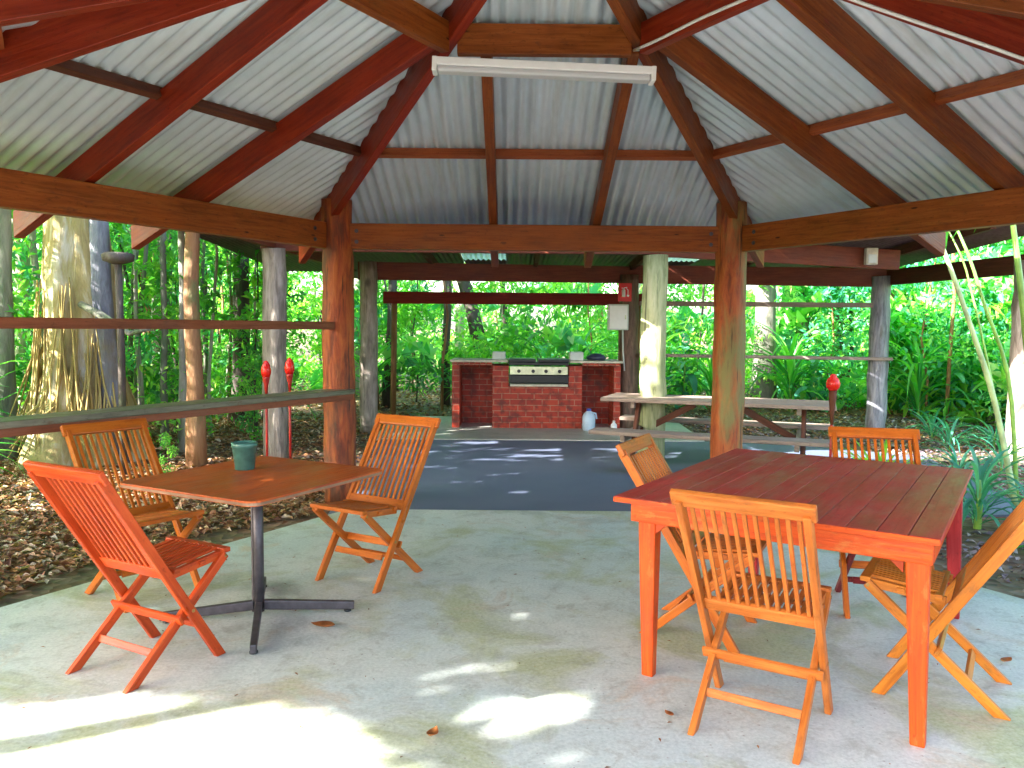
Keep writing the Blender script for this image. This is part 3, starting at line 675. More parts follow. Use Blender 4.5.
# ------------------------------------------------------------------ pedestal table
lt = thing('pedestal_table', 'square orange-brown cafe table with rounded corners on a dark steel pedestal', 'table', (-1.293, 4.049, 0), R(62.3))
def rrect(bm, hw, hd, r_, z0, z1, seg=6):
    pts = []
    for sx, sy, a0 in ((1, 1, 0), (-1, 1, 90), (-1, -1, 180), (1, -1, 270)):
        for i in range(seg+1): a = R(a0+90*i/seg); pts.append((sx*(hw-r_)+r_*math.cos(a), sy*(hd-r_)+r_*math.sin(a)))
    prism(bm, pts, z0, z1)
bm = B(); rrect(bm, .475, .455, .06, .712, .737); lay = uvl(bm)
for f in bm.faces:
    for lp in f.loops: lp[lay].uv = (lp.vert.co.x, lp.vert.co.y)
obj('tabletop', bm, 'ply', lt, .003)
bm = B(); rrect(bm, .477, .457, .062, .716, .728); obj('edge_trim', bm, 'edge_alu', lt)
bm = B(); lathe(bm, [(.16, .695), (.16, .711), (.04, .712)], seg=16); obj('mounting_plate', bm, 'steel_dark', lt)
bm = B(); tube(bm, [(0, 0, .03), (0, 0, .70)], .028, 6)
for i in range(3):
    a = R(60*i+15); bar(bm, (math.cos(a)*.026, math.sin(a)*.026, .03), (math.cos(a)*.026, math.sin(a)*.026, .70), .012, .012, up=(1, 0, 0))
obj('column', bm, 'steel_dark', lt)
c, s_ = math.cos(R(-62.3)), math.sin(R(-62.3))
for wx, wy in ((.47, .10), (.13, -.50), (-.47, -.10), (-.13, .50)):
    ex, ey = wx*c-wy*s_, wx*s_+wy*c
    bm = B(); bar(bm, (ex*.05, ey*.05, .065), (ex, ey, .032), .035, .05, tap=.85); obj('leg', bm, 'steel_dark', lt, .005)
    bm = B(); lathe(bm, [(.014, 0), (.02, .003), (.02, .012)], (ex*.93, ey*.93, 0), 10); obj('foot_pad', bm, 'black', lt)

pp = thing('flower_pot', 'small dark teal pot standing on the pedestal table', 'pot', (-1.41, 4.21, .7375))
bm = B(); lathe(bm, [(.042, 0), (.05, .004), (.062, .12), (.066, .122), (.067, .145), (.060, .146), (.058, .125), (.05, .122)], seg=24); obj('body', bm, 'pot', pp)
bm = B(); lathe(bm, [(.055, .110), (.055, .126), (.02, .130)], seg=16); obj('potting_soil', bm, 'pot_soil', pp)

# fallen leaves on the slab
def curled(loc, rz, size, curl, label, nm='fallen_leaf'):
    bm = B(); n_ = 8; rows = []
    for i in range(n_+1):
        t = i/n_; wd = math.sin(math.pi*min(1, t*1.02+.02))**.8*size*.28; y = (t-.5)*size; z = .006+curl*size*(2*t-1)**2
        rows.append([bm.verts.new((sx*wd, y, z+abs(sx)*wd*.5)) for sx in (-1, 0, 1)])
    for a, b in zip(rows, rows[1:]):
        for k in (0, 1): bm.faces.new((a[k], a[k+1], b[k+1], b[k])).smooth = True
    o = obj(nm, bm, 'dead_leaf'); o.location = loc; o.rotation_euler = (0, 0, rz); o.modifiers.new('thickness', 'SOLIDIFY').thickness = .0012
    return tag(o, label, 'leaf')
curled((-.28, 2.85, 0), R(-20), .075, .25, 'small orange curled leaf on the concrete at the bottom of the picture')
curled((-.93, 3.90, 0), R(75), .13, .12, 'brown curled leaf on the concrete beside the pedestal foot')
curled((.62, 3.02, 0), R(30), .05, .2, 'tiny brown leaf on the concrete left of the tan chair')
curled((2.25, 3.55, 0), R(110), .07, .2, 'small brown leaf lying below the golden chair')

# ------------------------------------------------------------------ vegetation helpers
def leaf_mesh(name, C, S_, D, Nn, tint, mat, wid=.42, fold=.18):
    n = len(C); D = D/np.linalg.norm(D, axis=1)[:, None]; W_ = np.cross(D, Nn); W_ /= (np.linalg.norm(W_, axis=1)[:, None]+1e-9); Z = np.cross(W_, D)
    S1 = S_[:, None]; V = np.empty((n, 4, 3), np.float32)
    V[:, 0] = C-D*S1*.5; V[:, 2] = C+D*S1*.5-Z*S1*.12
    V[:, 1] = C-D*S1*.05+W_*S1*wid*.5+Z*S1*fold*.5; V[:, 3] = C-D*S1*.05-W_*S1*wid*.5+Z*S1*fold*.5
    me = bpy.data.meshes.new(name); me.vertices.add(n*4); me.vertices.foreach_set('co', V.ravel())
    F = (np.arange(n)[:, None]*4+np.array([0, 1, 2, 0, 2, 3])[None]).ravel().astype(np.int32)
    me.loops.add(n*6); me.loops.foreach_set('vertex_index', F); me.polygons.add(n*2)
    me.polygons.foreach_set('loop_start', np.arange(0, n*6, 3, dtype=np.int32))
    at = me.attributes.new('tint', 'FLOAT', 'POINT'); at.data.foreach_set('value', np.repeat(tint, 4).astype(np.float32))
    me.update(); me.materials.append(M[mat]); return me
def rnd_dirs(n, down=.3):
    d = rng.normal(size=(n, 3)); d[:, 2] -= down; return d
def rnd_norm(n): v = rng.normal(size=(n, 3))*.6; v[:, 2] += 1; return v
def mesh_obj(name, me, parent=None):
    o = bpy.data.objects.new(name, me); COL.objects.link(o)
    if parent: o.parent = parent
    return o
def clusters(cent, rad, per, size, out_tint):
    """leaf positions around cluster centres: cent (k,3), rad (k,3)"""
    C, S_, T = [], [], []
    for c, r_, n_, s, t in zip(cent, rad, per, size, out_tint):
        u = rng.normal(size=(n_, 3)); u /= np.linalg.norm(u, axis=1)[:, None]; q = rng.random((n_, 1))**.45
        C.append(c+u*q*r_); S_.append(s*(rng.random(n_)*.8+.6)); T.append(np.clip(t+rng.normal(size=n_)*.17, 0, 1))
    return np.concatenate(C), np.concatenate(S_), np.concatenate(T)

def inside_clear(x, y, m=0.0):
    # open ground: pavilion, link, shelter, clearing towards the camera side
    if (x-CX)**2+(y-CY)**2 < (4.0+m)**2: return True
    if -3.0-m < x < 6.6+m and 6 < y < 14.3+m: return True
    if y < 3.5 and x > -4.6-m and x < 6+m: return True
    return False
# -- undergrowth: one uncountable mass
def scatter(n_, zone, zmax, rlo, rhi, per, size, tint_mu, hfun=None):
    cs, rs, ps, ss, ts = [], [], [], [], []
    while len(cs) < n_:
        x, y = zone()
        if inside_clear(x, y, .3) or (-6.0 < x < -3.4 and 5.5 < y < 9.0): continue
        r_ = random.uniform(rlo, rhi); z = random.uniform(0, 1)**1.3*zmax*(hfun(x, y) if hfun else 1)
        cs.append((x, y, z+.1+gz(x, y))); rs.append((r_, r_, r_*random.uniform(.35, .8))); ps.append(int(per*(r_/rhi)**1.5)+8); ss.append(size*random.uniform(.7, 1.5)); ts.append(min(.95, max(.05, random.gauss(tint_mu, .2))))
    return clusters(np.array(cs), np.array(rs), ps, ss, ts)
def zone_back(): return random.uniform(-11, 14), random.uniform(14.6, 24)
def zone_left():
    a = random.uniform(0, 1); return random.uniform(-13, -4.0), random.uniform(4.5, 15)
def zone_right(): return random.uniform(5.5, 14), random.uniform(9.5, 17)
for nm, zf2, n_, mat, mu, zm, sz in (('undergrowth_leaves', zone_back, 400, 'leaf', .72, 3.9, .13), ('undergrowth_leaves', zone_left, 200, 'leaf', .72, 4.0, .11), ('undergrowth_leaves', zone_right, 290, 'leaf_cool', .7, 3.8, .13)):
    C, S_, T = scatter(n_, zf2, zm, .3, 1.0, 260, sz, mu)
    o = mesh_obj(nm, leaf_mesh(nm, C, S_, rnd_dirs(len(C)), rnd_norm(len(C)), T, mat)); struct(o, 'stuff')
    o['label'] = {0: 'tangled small-leaved rainforest undergrowth'}.get(0)
for (n_, zn, zm, sz, wd, mt, mu) in ((150, zone_back, 4.2, .26, .16, 'leaf', .8), (90, zone_back, 3.4, .34, .5, 'leaf_cool', .75), (60, zone_left, 3.6, .15, .5, 'leaf', .8), (90, zone_left, 3.8, .16, .18, 'leaf_cool', .8), (90, zone_right, 3.6, .36, .42, 'leaf_cool', .85), (60, zone_right, 3.0, .3, .15, 'leaf', .9)):
    C, S_, T = scatter(n_, zn, zm, .3, .9, 70, sz, mu)
    o = mesh_obj('undergrowth_leaves', leaf_mesh('undergrowth_leaves', C, S_, rnd_dirs(len(C), .5), rnd_norm(len(C)), T, mt, wd)); struct(o, 'stuff')
# sparse far foliage, lets the sky through
def zone_far(): return random.uniform(-24, 26), random.uniform(23, 32)
C, S_, T = scatter(150, zone_far, 7.5, .5, 1.4, 170, .24, .6)
o = mesh_obj('far_forest_leaves', leaf_mesh('far_forest_leaves', C, S_, rnd_dirs(len(C)), rnd_norm(len(C)), T, 'leaf')); struct(o, 'stuff')

# -- leaf litter
def litter(n_, zone, size):
    C = np.empty((n_, 3)); k = 0
    while k < n_:
        x, y = zone()
        if (x-CX)**2+(y-CY)**2 < 3.0**2 or (-1.6 < x < 4.6 and 6 < y < 10.7) or (-1.9 < x < 2.7 and 10 < y < 13.4) or (y < 3 and -2.6 < x < 3.2): 
            if random.random() > .002: continue
        hx = CX-x; hy = y-CY
        if max(abs(y-CY), abs(.866*(x-CX)+.5*(y-CY)), abs(.866*(x-CX)-.5*(y-CY))) < 2.63: continue
        C[k] = (x, y, gz(x, y)-.025+random.random()*.035); k += 1
    return C
for zz_, n_, sz in ((lambda: (random.uniform(-5.5, -1.4), random.uniform(2.3, 9)), 14000, .07), (lambda: (random.uniform(-10, -1.3), random.uniform(1, 13)), 26000, .06), (lambda: (random.uniform(2.2, 11), random.uniform(2, 14)), 20000, .062), (lambda: (random.uniform(-6, 8), random.uniform(10, 20)), 9000, .09)):
    C = litter(n_, zz_, sz); D = rng.normal(size=(n_, 3)); D[:, 2] *= .16; Nn = rng.normal(size=(n_, 3))*.25; Nn[:, 2] += 1
    o = mesh_obj('leaf_litter', leaf_mesh('leaf_litter', C, sz*(rng.random(n_)*.9+.5), D, Nn, rng.random(n_), 'litter_cool' if n_ == 20000 else 'litter', .5, .3)); struct(o, 'stuff')

n_ = 260; C = np.empty((n_, 3)); C[:, 0] = rng.uniform(-2.2, 3.0, n_); C[:, 1] = rng.uniform(2.2, 6.3, n_); C[:, 2] = .004
C = C[(np.abs(.866*(C[:, 0]-CX)+.5*(C[:, 1]-CY)) < 2.55) & (np.abs(.866*(C[:, 0]-CX)-.5*(C[:, 1]-CY)) < 2.55)]; D = rng.normal(size=(len(C), 3)); D[:, 2] *= .05; Nn = np.tile([0., 0, 1], (len(C), 1))
o = mesh_obj('floor_debris', leaf_mesh('floor_debris', C, .022*(rng.random(len(C))**2+.35), D, Nn, rng.random(len(C))*.6, 'litter', .4, .1)); struct(o, 'stuff')
# -- blades: strap leaves, palms
def blade(bm, tl, base, az, elev, length, width, droop, segs=7, tint=.5, fold=.25, prof='strap'):
    p = Vector(base); a = elev; st = length/segs; rows = []; h = Vector((math.cos(az), math.sin(az), 0)); side = Vector((-math.sin(az), math.cos(az), 0))
    for i in range(segs+1):
        t = i/segs
        wd = width*(min(1, t*4+.35)*(1-t**3) if prof == 'strap' else (math.sin(math.pi*(t*.93+.05))**.7))
        nrm = (Vector((0, 0, 1))*math.cos(a)-h*math.sin(a))
        rows.append([bm.verts.new(p+side*(s*wd/2)+nrm*(abs(s)*wd*fold)) for s in (-1, 0, 1)])
        for v in rows[-1]: v[tl] = tint+random.uniform(-.05, .05)
        p = p+(h*math.cos(a)+Vector((0, 0, 1))*math.sin(a))*st; a -= droop/segs
    for r0, r1 in zip(rows, rows[1:]):
        for k in (0, 1): bm.faces.new((r0[k], r0[k+1], r1[k+1], r1[k])).smooth = True
def strap_plant(n_, ln, wd, droop, mat, e0=40, e1=85, prof='strap', stem=0, fold=.25, seed=1):
    random.seed(seed); bm = B(); tl = bm.verts.layers.float.new('tint')
    for i in range(n_):
        az = i*2.399+random.uniform(-.3, .3); z = stem*(i/n_) if stem else 0
        blade(bm, tl, (math.cos(az)*.03, math.sin(az)*.03, z), az, R(random.uniform(e0, e1)), ln*random.uniform(.6, 1.1), wd*random.uniform(.8, 1.2), R(droop)*random.uniform(.7, 1.3), 7, random.random(), fold, prof)
    o = obj('foliage', bm, mat, recalc=False); return o
def plant_thing(name, label, cat, loc, fol, stem_h=0, rz=0, sc=1, group=None, stemmat='stalk', stem_r=.025):
    t = thing(name, label, cat, loc, rz, group); fol.parent = t; t.scale = (sc,)*3
    bm = B(); tube(bm, [(0, 0, -.05), (.01, 0, max(.06, stem_h*.5)), (0, .01, max(.1, stem_h))], [stem_r*1.2, stem_r, stem_r*.7], 8); obj('stem', bm, stemmat, t)
    return t
fern = plant_thing('strap_leaved_plant', 'bluish-green strap-leaved plant growing beyond the corner of the red table', 'plant', (3.62, 6.15, 0), strap_plant(54, .72, .030, 100, 'blade_teal', 15, 85, 'broad', .28, seed=3), .35)
plant_thing('lime_plant', 'bright lime-green clump behind the back of the chair beyond the red table', 'plant', (3.22, 6.95, 0), strap_plant(70, .66, .05, 70, 'blade_lime', 35, 88, seed=4), .1)
plant_thing('fern', 'low green fern on the leaf litter at the right edge of the slab', 'fern', (3.75, 5.4, 0), strap_plant(22, .40, .05, 80, 'blade', 20, 70, seed=5), .05)
g = 'young strap-leaved plants along the forest edge'
pr = plant_thing('strap_leaved_shrub', 'strap-leaved understorey plant at the forest edge', 'plant', (.6, 14.7, 0), strap_plant(40, 1.5, .06, 110, 'blade', 45, 88, stem=.7, seed=6), .8, group=g)
random.seed(5)
for x, y, s in ((1.25, 15.2, 1.15), (-.7, 15.4, .9), (-2.6, 14.9, 1.0), (2.6, 15.1, 1.2), (3.7, 14.8, .9), (5.2, 15.0, 1.2), (6.9, 13.6, 1.1), (8.0, 12.2, 1.2), (7.4, 10.8, .9), (-4.2, 13.0, 1.0), (-5.2, 10.9, .8), (-5.8, 8.3, .9), (-4.6, 6.4, .5)):
    dup(pr, (x, y, gz(x, y)), random.uniform(0, 6), 'strap-leaved understorey plant at the forest edge', g, s)
g = 'broad-leaved ginger plants on the right'
gp = plant_thing('ginger_plant', 'lush broad-leaved plant at the forest edge on the right', 'plant', (7.9, 12.3, 0), strap_plant(34, .95, .22, 80, 'blade', 15, 75, 'broad', 2.1, .15, seed=8), 2.0, group=g)
gp2 = strap_plant(30, .8, .2, 85, 'blade_teal', 10, 70, 'broad', 1.5, .15, seed=9)
for i, (x, y, s) in enumerate(((9.0, 11.4, 1.1), (8.4, 14.2, 1.2), (10.0, 12.6, 1.3), (9.3, 13.4, 1.0), (8.9, 10.2, 1.0), (7.0, 14.6, .8), (11.0, 13.7, 1.3), (8.0, 9.9, .5))):
    dup(gp, (x, y, gz(x, y)), i*1.7, 'lush broad-leaved plant at the forest edge on the right', g, s)
g2 = 'low bluish broad-leaved plants on the right'
g0 = plant_thing('broad_leaved_plant', 'low bluish broad-leaved plant at the forest edge on the right', 'plant', (7.9, 11.2, 0), gp2, 1.4, group=g2, sc=.9)
for i, (x, y, s) in enumerate(((8.6, 12.6, .9), (7.3, 13.4, .7), (8.5, 10.7, .7), (5.6, 14.9, .7), (9.6, 11.9, 1.1), (3.2, 14.9, .8), (7.2, 9.6, .35))):
    dup(g0, (x, y, gz(x, y)), i*2.1, 'low bluish broad-leaved plant at the forest edge on the right', g2, s)

random.seed(31); g3 = 'small bluish plants scattered on the right-hand leaf litter'
f0 = plant_thing('seedling_plant', 'small bluish seedling plant growing through the leaf litter on the right', 'plant', (4.6, 8.2, 0), strap_plant(26, .46, .026, 85, 'blade_teal', 20, 85, 'broad', .12, seed=13), .15, group=g3, stem_r=.008)
for x, y, q in ((5.1, 7.4, .8), (5.3, 8.6, 1.1), (6.1, 8.3, 1.3), (5.6, 10.2, 1.2), (6.3, 10.4, 1.3), (4.9, 6.5, .8), (6.6, 9.6, 1.2), (4.3, 7.3, .7), (7.2, 10.2, 1.4), (5.9, 11.2, 1.3), (4.4, 6.0, .7)): dup(f0, (x, y, 0), random.uniform(0, 6), 'small bluish seedling plant growing through the leaf litter on the right', g3, q)
# big palm in the right foreground: arching stalks with leaflets
pal = thing('palm', 'palm with long arching pale-green stalks at the right edge of the picture', 'palm', (4.15, 6.4, 0))
def frond(pts, r0, mat, leaf_from=.72, ll=.55):
    P = [Vector(p)-Vector((4.15, 6.4, 0)) for p in pts]; Q = []
    n_ = 18
    for i in range(n_+1):
        t = i/n_*(len(P)-1); k = min(int(t), len(P)-2); f = t-k
        p_1, p0, p1, p2 = P[max(k-1, 0)], P[k], P[k+1], P[min(k+2, len(P)-1)]
        Q.append(.5*((2*p0)+(p1-p_1)*f+(2*p_1-5*p0+4*p1-p2)*f*f+(3*p0-p_1-3*p1+p2)*f**3))
    bm = B(); tube(bm, Q, [r0*.85*(1-.7*i/n_)*(1+.05*math.sin(i*2.1)) for i in range(n_+1)], 10); st = obj('stalk', bm, mat, pal)
    bm = B(); tl = bm.verts.layers.float.new('tint')
    for i in range(int(n_*leaf_from)*3, n_*3):
        t = i/3; k = min(int(t), n_-1); q = Q[k].lerp(Q[k+1], t-k); d = (Q[k+1]-Q[k]); az = math.atan2(d.y, d.x)
        for s in (-1, 1): blade(bm, tl, q, az+s*R(random.uniform(45, 65)), R(random.uniform(-10, 25)), ll*random.uniform(.7, 1.1), .035, R(60), 5, random.random())
    obj('leaflets', bm, 'blade', st, recalc=False)
frond([(4.12, 6.45, 0), (3.92, 6.5, .92), (3.68, 6.5, 1.57), (3.40, 6.5, 2.25), (3.0, 6.4, 2.9), (2.2, 6.6, 3.5), (1.6, 7.2, 3.6)], .030, 'stalk_pale')
frond([(4.15, 6.5, 0), (4.03, 6.5, 1.08), (3.80, 6.5, 1.7), (3.61, 6.55, 2.25), (3.4, 6.9, 2.9), (3.2, 7.6, 3.4)], .022, 'stalk')
frond([(4.15, 6.5, 0), (4.08, 6.75, .9), (3.88, 6.8, 1.75), (3.72, 6.85, 2.25), (3.5, 7.4, 3.0), (3.4, 8.2, 3.2)], .014, 'stalk')
frond([(4.10, 6.3, 0), (3.98, 6.1, .8), (3.82, 6.0, 1.5), (3.70, 6.0, 2.2), (3.6, 6.1, 3.0), (3.5, 6.7, 3.9)], .040, 'stalk')
frond([(4.2, 6.4, 0), (4.6, 6.4, 1.2), (5.2, 6.5, 2.3), (6.0, 6.8, 3.0), (6.8, 7.2, 2.9)], .035, 'stalk')
frond([(4.2, 6.3, 0), (4.5, 5.8, 1.2), (4.8, 5.1, 2.3), (5.2, 4.2, 2.9), (5.8, 3.6, 2.7)], .035, 'stalk')

# -- trees
def tree_parts(t, x, y, r0, h, lean, mat, crown, seed, crown_z=None, wob=.06):
    rs = random.Random(seed); bm = B(); pts = []; rad = []; n_ = 12
    for i in range(n_+1):
        k = i/n_; pts.append((lean[0]*k**1.2+rs.uniform(-wob, wob)*k, lean[1]*k+rs.uniform(-wob, wob)*k, -.1+h*k)); rad.append(r0*(1.25-.25*min(1, k*8) if k < .13 else 1-.55*k)*(1+rs.uniform(-.05, .05)))
    tube(bm, pts, rad, 12, jitter=.04)
    for i in range(4):   # limbs
        k = rs.uniform(.55, .9); p = Vector(pts[int(k*n_)]); a = rs.uniform(0, 6.28); q = p+Vector((math.cos(a), math.sin(a), .7))*rs.uniform(.6, 1.2)
        tube(bm, [p, p.lerp(q, .5)+Vector((0, 0, .08)), q], [r0*.35, r0*.22, r0*.08], 7)
    obj('trunk', bm, mat, t)
    if crown is not None:
        c = mesh_obj('crown', crown, t); c.location = (lean[0], lean[1], h*.92); s = rs.uniform(.8, 1.2); c.scale = (s, s, s); c.rotation_euler = (0, 0, rs.uniform(0, 6.28))
crowns = []
for i in range(4):
    k = 16; cent = rng.normal(size=(k, 3))*np.array([.9, .9, .6]); cent[:, 2] -= .2
    C, S_, T = clusters(cent, np.full((k, 3), .55)*rng.uniform(.6, 1.2, (k, 1)), [95]*k, [.15]*k, list(np.clip(rng.normal(.5, .18, k), .1, .9)))
    crowns.append(leaf_mesh('crown', C, S_, rnd_dirs(len(C)), rnd_norm(len(C)), T, ['leaf', 'leaf', 'leaf_cool', 'leaf'][i]))
# hand-placed trunks seen through the pavilion: x, y, r, h, lean, bark, label
seen = [
 (-5.62, 8.9, .10, 6.5, (.1, 0), 'bark_grey', 'grey mossy trunk at the far left edge of the picture'),
 (-5.75, 9.9, .055, 6, (-.35, .1), 'bark_pale', 'thin pale leaning trunk left of the big fig tree'),
 (-3.37, 8.52, .095, 6, (.02, 0), 'bark_brown', 'straight brown pole-like trunk midway between fig tree and pale post'),
 (-3.95, 9.6, .05, 6, (.05, .1), 'bark_pale', 'thin pale trunk close left of the pole-like brown trunk'),
 (-4.3, 9.9, .045, 6, (.12, 0), 'bark_grey', 'very thin grey trunk between the fig tree and the brown pole-like trunk'),
 (-4.25, 12.6, .15, 7, (.1, 0), 'bark_dark', 'dark trunk just left of the thick pale post'),
 (-5.6, 12.8, .17, 7, (.1, .2), 'bark_grey', 'thick grey trunk standing behind the fig tree'),
 (-2.55, 14.6, .11, 6, (-.05, 0), 'bark_brown', 'orange-brown trunk right of the grey shelter post'),
 (-2.35, 15.1, .10, 6.5, (.4, 0), 'bark_dark', 'dark curved trunk behind the orange-brown trunk'),
 (-1.3, 15.6, .09, 7, (.15, 0), 'bark_dark', 'slim dark trunk above the left end of the barbecue'),
 (-.35, 16.4, .17, 6.0, (-1.9, 0), 'bark_dark', 'thick dark trunk leaning left behind the barbecue'),
 (4.9, 15.6, .22, 7.5, (-.1, 0), 'bark_grey', 'broad grey trunk seen between the green post and the orange post'),
 (5.9, 16.5, .16, 7, (.2, 0), 'bark_grey', 'grey trunk just right of the orange mossy post'),
 (7.2, 17.5, .22, 7, (0, 0), 'bark_dark', 'dark trunk behind the picnic table rails'),
 (7.0, 15.3, .11, 6.5, (.3, 0), 'bark_pale', 'slim pale trunk left of the blue-grey post'),
 (2.6, 16.8, .12, 7, (.1, 0), 'bark_pale', 'slim pale trunk behind the white meter box'),
]
for i, (x, y, r_, h, ln, mt, lb) in enumerate(seen):
    t = thing('rainforest_tree', lb, 'tree', (x, y, gz(x, y)), 0, 'rainforest trees around the shelters'); tree_parts(t, x, y, r_, h, ln, mt, crowns[i % 4], 40+i)
random.seed(21)
lbl = 'slender trunk among many in the dense forest behind the shelters'
k = 0
while k < 90:
    x, y = random.choice([(random.uniform(-13, -5.5), random.uniform(6, 19)), (random.uniform(-9, 13), random.uniform(17, 27)), (random.uniform(9, 16), random.uniform(11, 20))])
    if inside_clear(x, y, 1): continue
    t = thing('slender_tree', lbl, 'tree', (x, y, gz(x, y)), 0, 'slender trees deep in the forest')
    tree_parts(t, x, y, random.choice([.03, .04, .05, .07, .10, .15]), random.uniform(5, 8), (random.uniform(-.7, .7), random.uniform(-.3, .3)), random.choice(['bark_grey', 'bark_pale', 'bark_dark', 'bark_grey', 'bark_brown']), crowns[k % 4] if k < 46 else None, 100+k, wob=.12); k += 1

random.seed(77); lb2 = 'thin bare sapling stem standing in the forest beyond the shelters'; protos = []
for i in range(5):
    t = thing('sapling', lb2, 'sapling', (0, 0, 0), 0, 'thin saplings in the forest'); rs = random.Random(i+300); bm = B()
    tube(bm, [(rs.uniform(-.08, .08)*k, rs.uniform(-.06, .06)*k, -.1+k*.9) for k in range(8)], [.028*(1-.08*k) for k in range(8)], 7); obj('stem', bm, ['bark_pale', 'bark_grey', 'bark_brown', 'bark_dark', 'bark_pale'][i], t)
    C, S_, T = clusters(np.array([(rs.uniform(-.5, .5), rs.uniform(-.5, .5), z) for z in (1.4, 2.2, 2.9, 3.6, 4.4, 5.2, 5.8)]), np.full((7, 3), .32), [42]*7, [.12]*7, [.7, .5, .8, .6, .7, .5, .6])
    mesh_obj('foliage', leaf_mesh('foliage', C, S_, rnd_dirs(len(C)), rnd_norm(len(C)), T, 'leaf' if i % 2 else 'leaf_cool'), t); protos.append(t)
k = 0
while k < 95:
    x, y = random.choice([(random.uniform(-8, 11), random.uniform(14.3, 19)), (random.uniform(-11, -4.5), random.uniform(6.5, 15)), (random.uniform(-7, -3.6), random.uniform(9, 14)), (random.uniform(7, 13), random.uniform(9, 16))])
    if inside_clear(x, y, .2) or (-5.6 < x < -3.9 and y < 9.3): continue
    if k < 5: protos[k].location = (x, y, gz(x, y)); protos[k].rotation_euler = (0, 0, k)
    else: dup(protos[k % 5], (x, y, gz(x, y)), random.uniform(0, 6), lb2, None, random.uniform(.7, 1.3))
    k += 1
# big strangler fig on the left
fg = thing('fig_tree', 'huge yellow-brown fig trunk with hanging roots on the left', 'tree', (-4.72, 8.75, 0))
rs = random.Random(3); bm = B(); seg = 36; rings = []
hs = [-.1, .1, .3, .55, .85, 1.2, 1.6, 2.0, 2.5, 3.0, 3.8, 5.0, 6.5]
for h in hs:
    base = .30+.30*math.exp(-h*1.5)+.02*math.sin(h*4)
    ring = []
    for i in range(seg):
        a = 2*math.pi*i/seg; lob = .05*math.sin(3*a+.5+h*.3)+.045*math.sin(7*a+h*.5)+.02*math.sin(13*a-h)
        rr_ = base*(1+lob*(1.2+2*math.exp(-h)))+rs.uniform(-.006, .006); ring.append(bm.verts.new((rr_*math.cos(a)+.03*math.sin(h), rr_*math.sin(a), h)))
    rings.append(ring)
for a, b in zip(rings, rings[1:]):
    for i in range(seg): j = (i+1) % seg; bm.faces.new((a[i], a[j], b[j], b[i])).smooth = True
obj('trunk', bm, 'bark_fig', fg)
bm = B()
tube(bm, [(.42, -.05, -.05), (.38, -.1, .6), (.36, -.12, 1.3), (.31, -.12, 1.9), (.30, -.1, 2.6), (.42, -.05, 3.4), (.6, 0, 4.5)], [.16, .12, .11, .12, .10, .1, .08], 12, jitter=.06); obj('side_trunk', bm, 'bark_blue', fg, label='bluish-grey secondary trunk')
bm = B(); random.seed(9)
for i in range(150):
    a = random.uniform(-math.pi, .3); h0 = random.choice([random.uniform(.7, 1.6), random.uniform(.5, 1.4), random.uniform(.8, 2.0)]); r_ = .37; a2 = a+random.uniform(-.5, .5); hb = random.uniform(0, .5); ro2 = .42+random.uniform(.02, .28)
    mid_ = Vector((math.cos((a+a2)/2)*(r_+.07), math.sin((a+a2)/2)*(r_+.07), (h0+hb)/2))
    tube(bm, [(math.cos(a)*r_, math.sin(a)*r_, h0), mid_, (math.cos(a2)*ro2, math.sin(a2)*ro2, hb)], [.006, .012, .006], 5, cap=False)
struct(obj('aerial_roots', bm, 'root', fg), 'stuff')
bm = B()
tube(bm, [(.2, -.3, 1.7), (.5, -.45, 1.58), (.75, -.4, 1.4), (1.0, -.5, 1.45)], [.04, .04, .03, .02], 8, jitter=.1); obj('buttress_root', bm, 'bark_grey', fg)
C, S_, T = clusters(np.array([(0, 0, 6.6), (1, .5, 6.2), (-1, .3, 6.4), (.2, -1, 6.3), (.8, -.6, 4.4), (-.9, -.4, 4.6)]), np.full((6, 3), .9), [420]*6, [.17]*6, [.5, .6, .4, .5, .55, .45])
mesh_obj('crown', leaf_mesh('crown', C, S_, rnd_dirs(len(C)), rnd_norm(len(C)), T, 'leaf'), fg)
# near-left leafy shrubs
g = 'leafy shrubs beyond the left rail'
C, S_, T = clusters(np.array([(0, 0, 1.2), (.3, .2, 1.7), (-.3, .1, .8), (.1, -.3, .5), (-.2, -.1, 2.2), (.35, -.2, 2.6), (-.1, .3, 3.0)]), np.full((7, 3), .35), [90]*7, [.16]*7, [.5, .7, .4, .6, .8, .6, .7])
shm = leaf_mesh('foliage', C, S_, rnd_dirs(len(C)), rnd_norm(len(C)), T, 'leaf')
for i, (x, y, s) in enumerate(((-6.4, 7.2, .8), (-4.2, 10.2, .7), (-5.0, 10.8, 1.0), (-3.7, 11.6, .9), (-6.0, 9.3, 1.0), (-3.2, 9.9, .35), (-7.2, 7.6, 1), (-3.1, 7.2, .16))):
    t = thing('leafy_shrub', 'leafy green shrub in the forest beyond the left rail', 'shrub', (x, y, 0), i*1.3, g); t.scale = (s,)*3; mesh_obj('foliage', shm, t)
    bm = B(); tube(bm, [(0, 0, -.05), (.05, .03, 1), (-.05, 0, 2), (0, .1, 2.9)], [.025, .02, .014, .006], 7); obj('stem', bm, 'bark_dark', t)

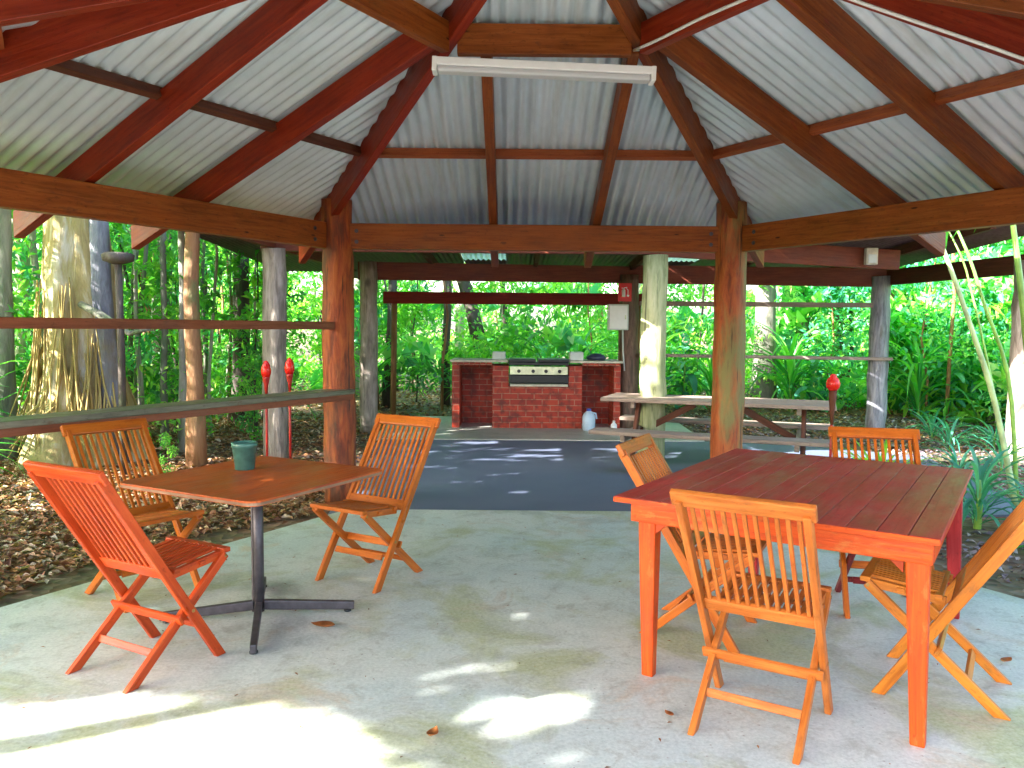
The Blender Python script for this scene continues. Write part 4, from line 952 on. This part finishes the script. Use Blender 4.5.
# -- unseen trees added on the sun side, crowns carved to shape the sunlight
holes = [ # x, y, rx, ry, rot : sun spots that reach the floor
 (.08, 3.06, .27, .14, .25), (-.56, 3.64, .055, .05, 0), (-.25, 3.42, .14, .018, .4), (-.05, 3.46, .16, .014, .3), (-.30, 3.27, .13, .014, .3),
 (-1.5, 2.72, 1.05, .42, .12), (-.8, 2.55, .5, .2, 0), (-.75, 2.72, .35, .10, .1), (-2.3, 4.55, .12, .03, .6), (-1.15, 4.95, .11, .03, .5), (-.85, 4.98, .08, .02, .5), (.25, 2.72, .12, .03, .3),
 (-1.45, 7.2, .2, .12, .3), (.21, 9.42, .42, .10, .05), (-.6, 10.05, .35, .07, 0), (.45, 9.85, .35, .06, 0), (1.08, 8.45, .22, .05, .1), (.07, 7.3, .24, .04, .1), (-.5, 7.75, .30, .04, .1), (.65, 7.5, .25, .03, .1), (-1.1, 6.65, .18, .03, 0), (2.2, 10.1, .3, .07, 0), (.4, 6.55, .3, .025, .05), (-.15, 9.1, .3, .05, 0), (-1.0, 8.6, .25, .05, 0), (1.0, 10.3, .4, .07, 0), (-.3, 10.45, .5, .06, 0), (.3, 11.2, .5, .06, 0), (-1.2, 11.2, .4, .07, 0), (.8, 9.1, .3, .05, .1), (0, 8.2, .35, .035, .05), (2.0, 8.0, .3, .04, 0), (2.9, 9.6, .3, .08, 0),
]
def shaded(C):
    t = C[:, 2]/TS.z; px = C[:, 0]-TS.x*t; py = C[:, 1]-TS.y*t; keep = np.ones(len(C), bool)
    for hx, hy, rx, ry, ro3 in holes:
        dx, dy = px-hx, py-hy; u = dx*math.cos(ro3)+dy*math.sin(ro3); v = -dx*math.sin(ro3)+dy*math.cos(ro3)
        q = (u/(rx+.02))**2+(v/(ry+.02))**2; keep &= (q > 1) | ((rng.random(len(C)) < .06+.28*q) & (rx > 9))
    return keep, px, py
for i, (fx, fy, dist, rad_, lb) in enumerate(((-.9, 3.2, 8.5, (2.6, 2.6, 1.5), 'unseen leafy tree added on the sunny side to dapple the floor'), (.9, 2.0, 9.5, (2.4, 2.4, 1.4), 'second unseen leafy tree added behind the camera to dapple the floor'), (-2.6, 4.6, 8.0, (2.2, 2.2, 1.3), 'unseen leafy tree added left of the pavilion to break up the sun'), (.1, 9.5, 9.0, (2.5, 2.2, 1.5), 'unseen leafy tree added on the left to streak the asphalt with sun'), (-.3, 7.2, 9.5, (2.2, 2.0, 1.3), 'smaller unseen leafy tree added on the left to shade the rafter ends'))):
    c = Vector((fx, fy, 0))+TS*dist
    C, S_, T = clusters(np.array([c[:]]), np.array([rad_]), [3600 if i == 3 else 7000], [.20], [.5]); keep, px, py = shaded(C); C, S_, T = C[keep], S_[keep], T[keep]
    t = thing('added_shade_tree', lb, 'tree', (c.x-.3, c.y-.2, 0)); cr = leaf_mesh('crown', C-np.array([c.x-.3, c.y-.2, 0]), S_, rnd_dirs(len(C)), rnd_norm(len(C)), T, 'leaf'); mesh_obj('crown', cr, t)
    bm = B(); tube(bm, [(0, 0, -.1), (.05, 0, 1.5), (-.05, .1, 3), (.2, .15, c.z)], [.2, .15, .12, .06], 12, jitter=.04); obj('trunk', bm, 'bark_grey', t)
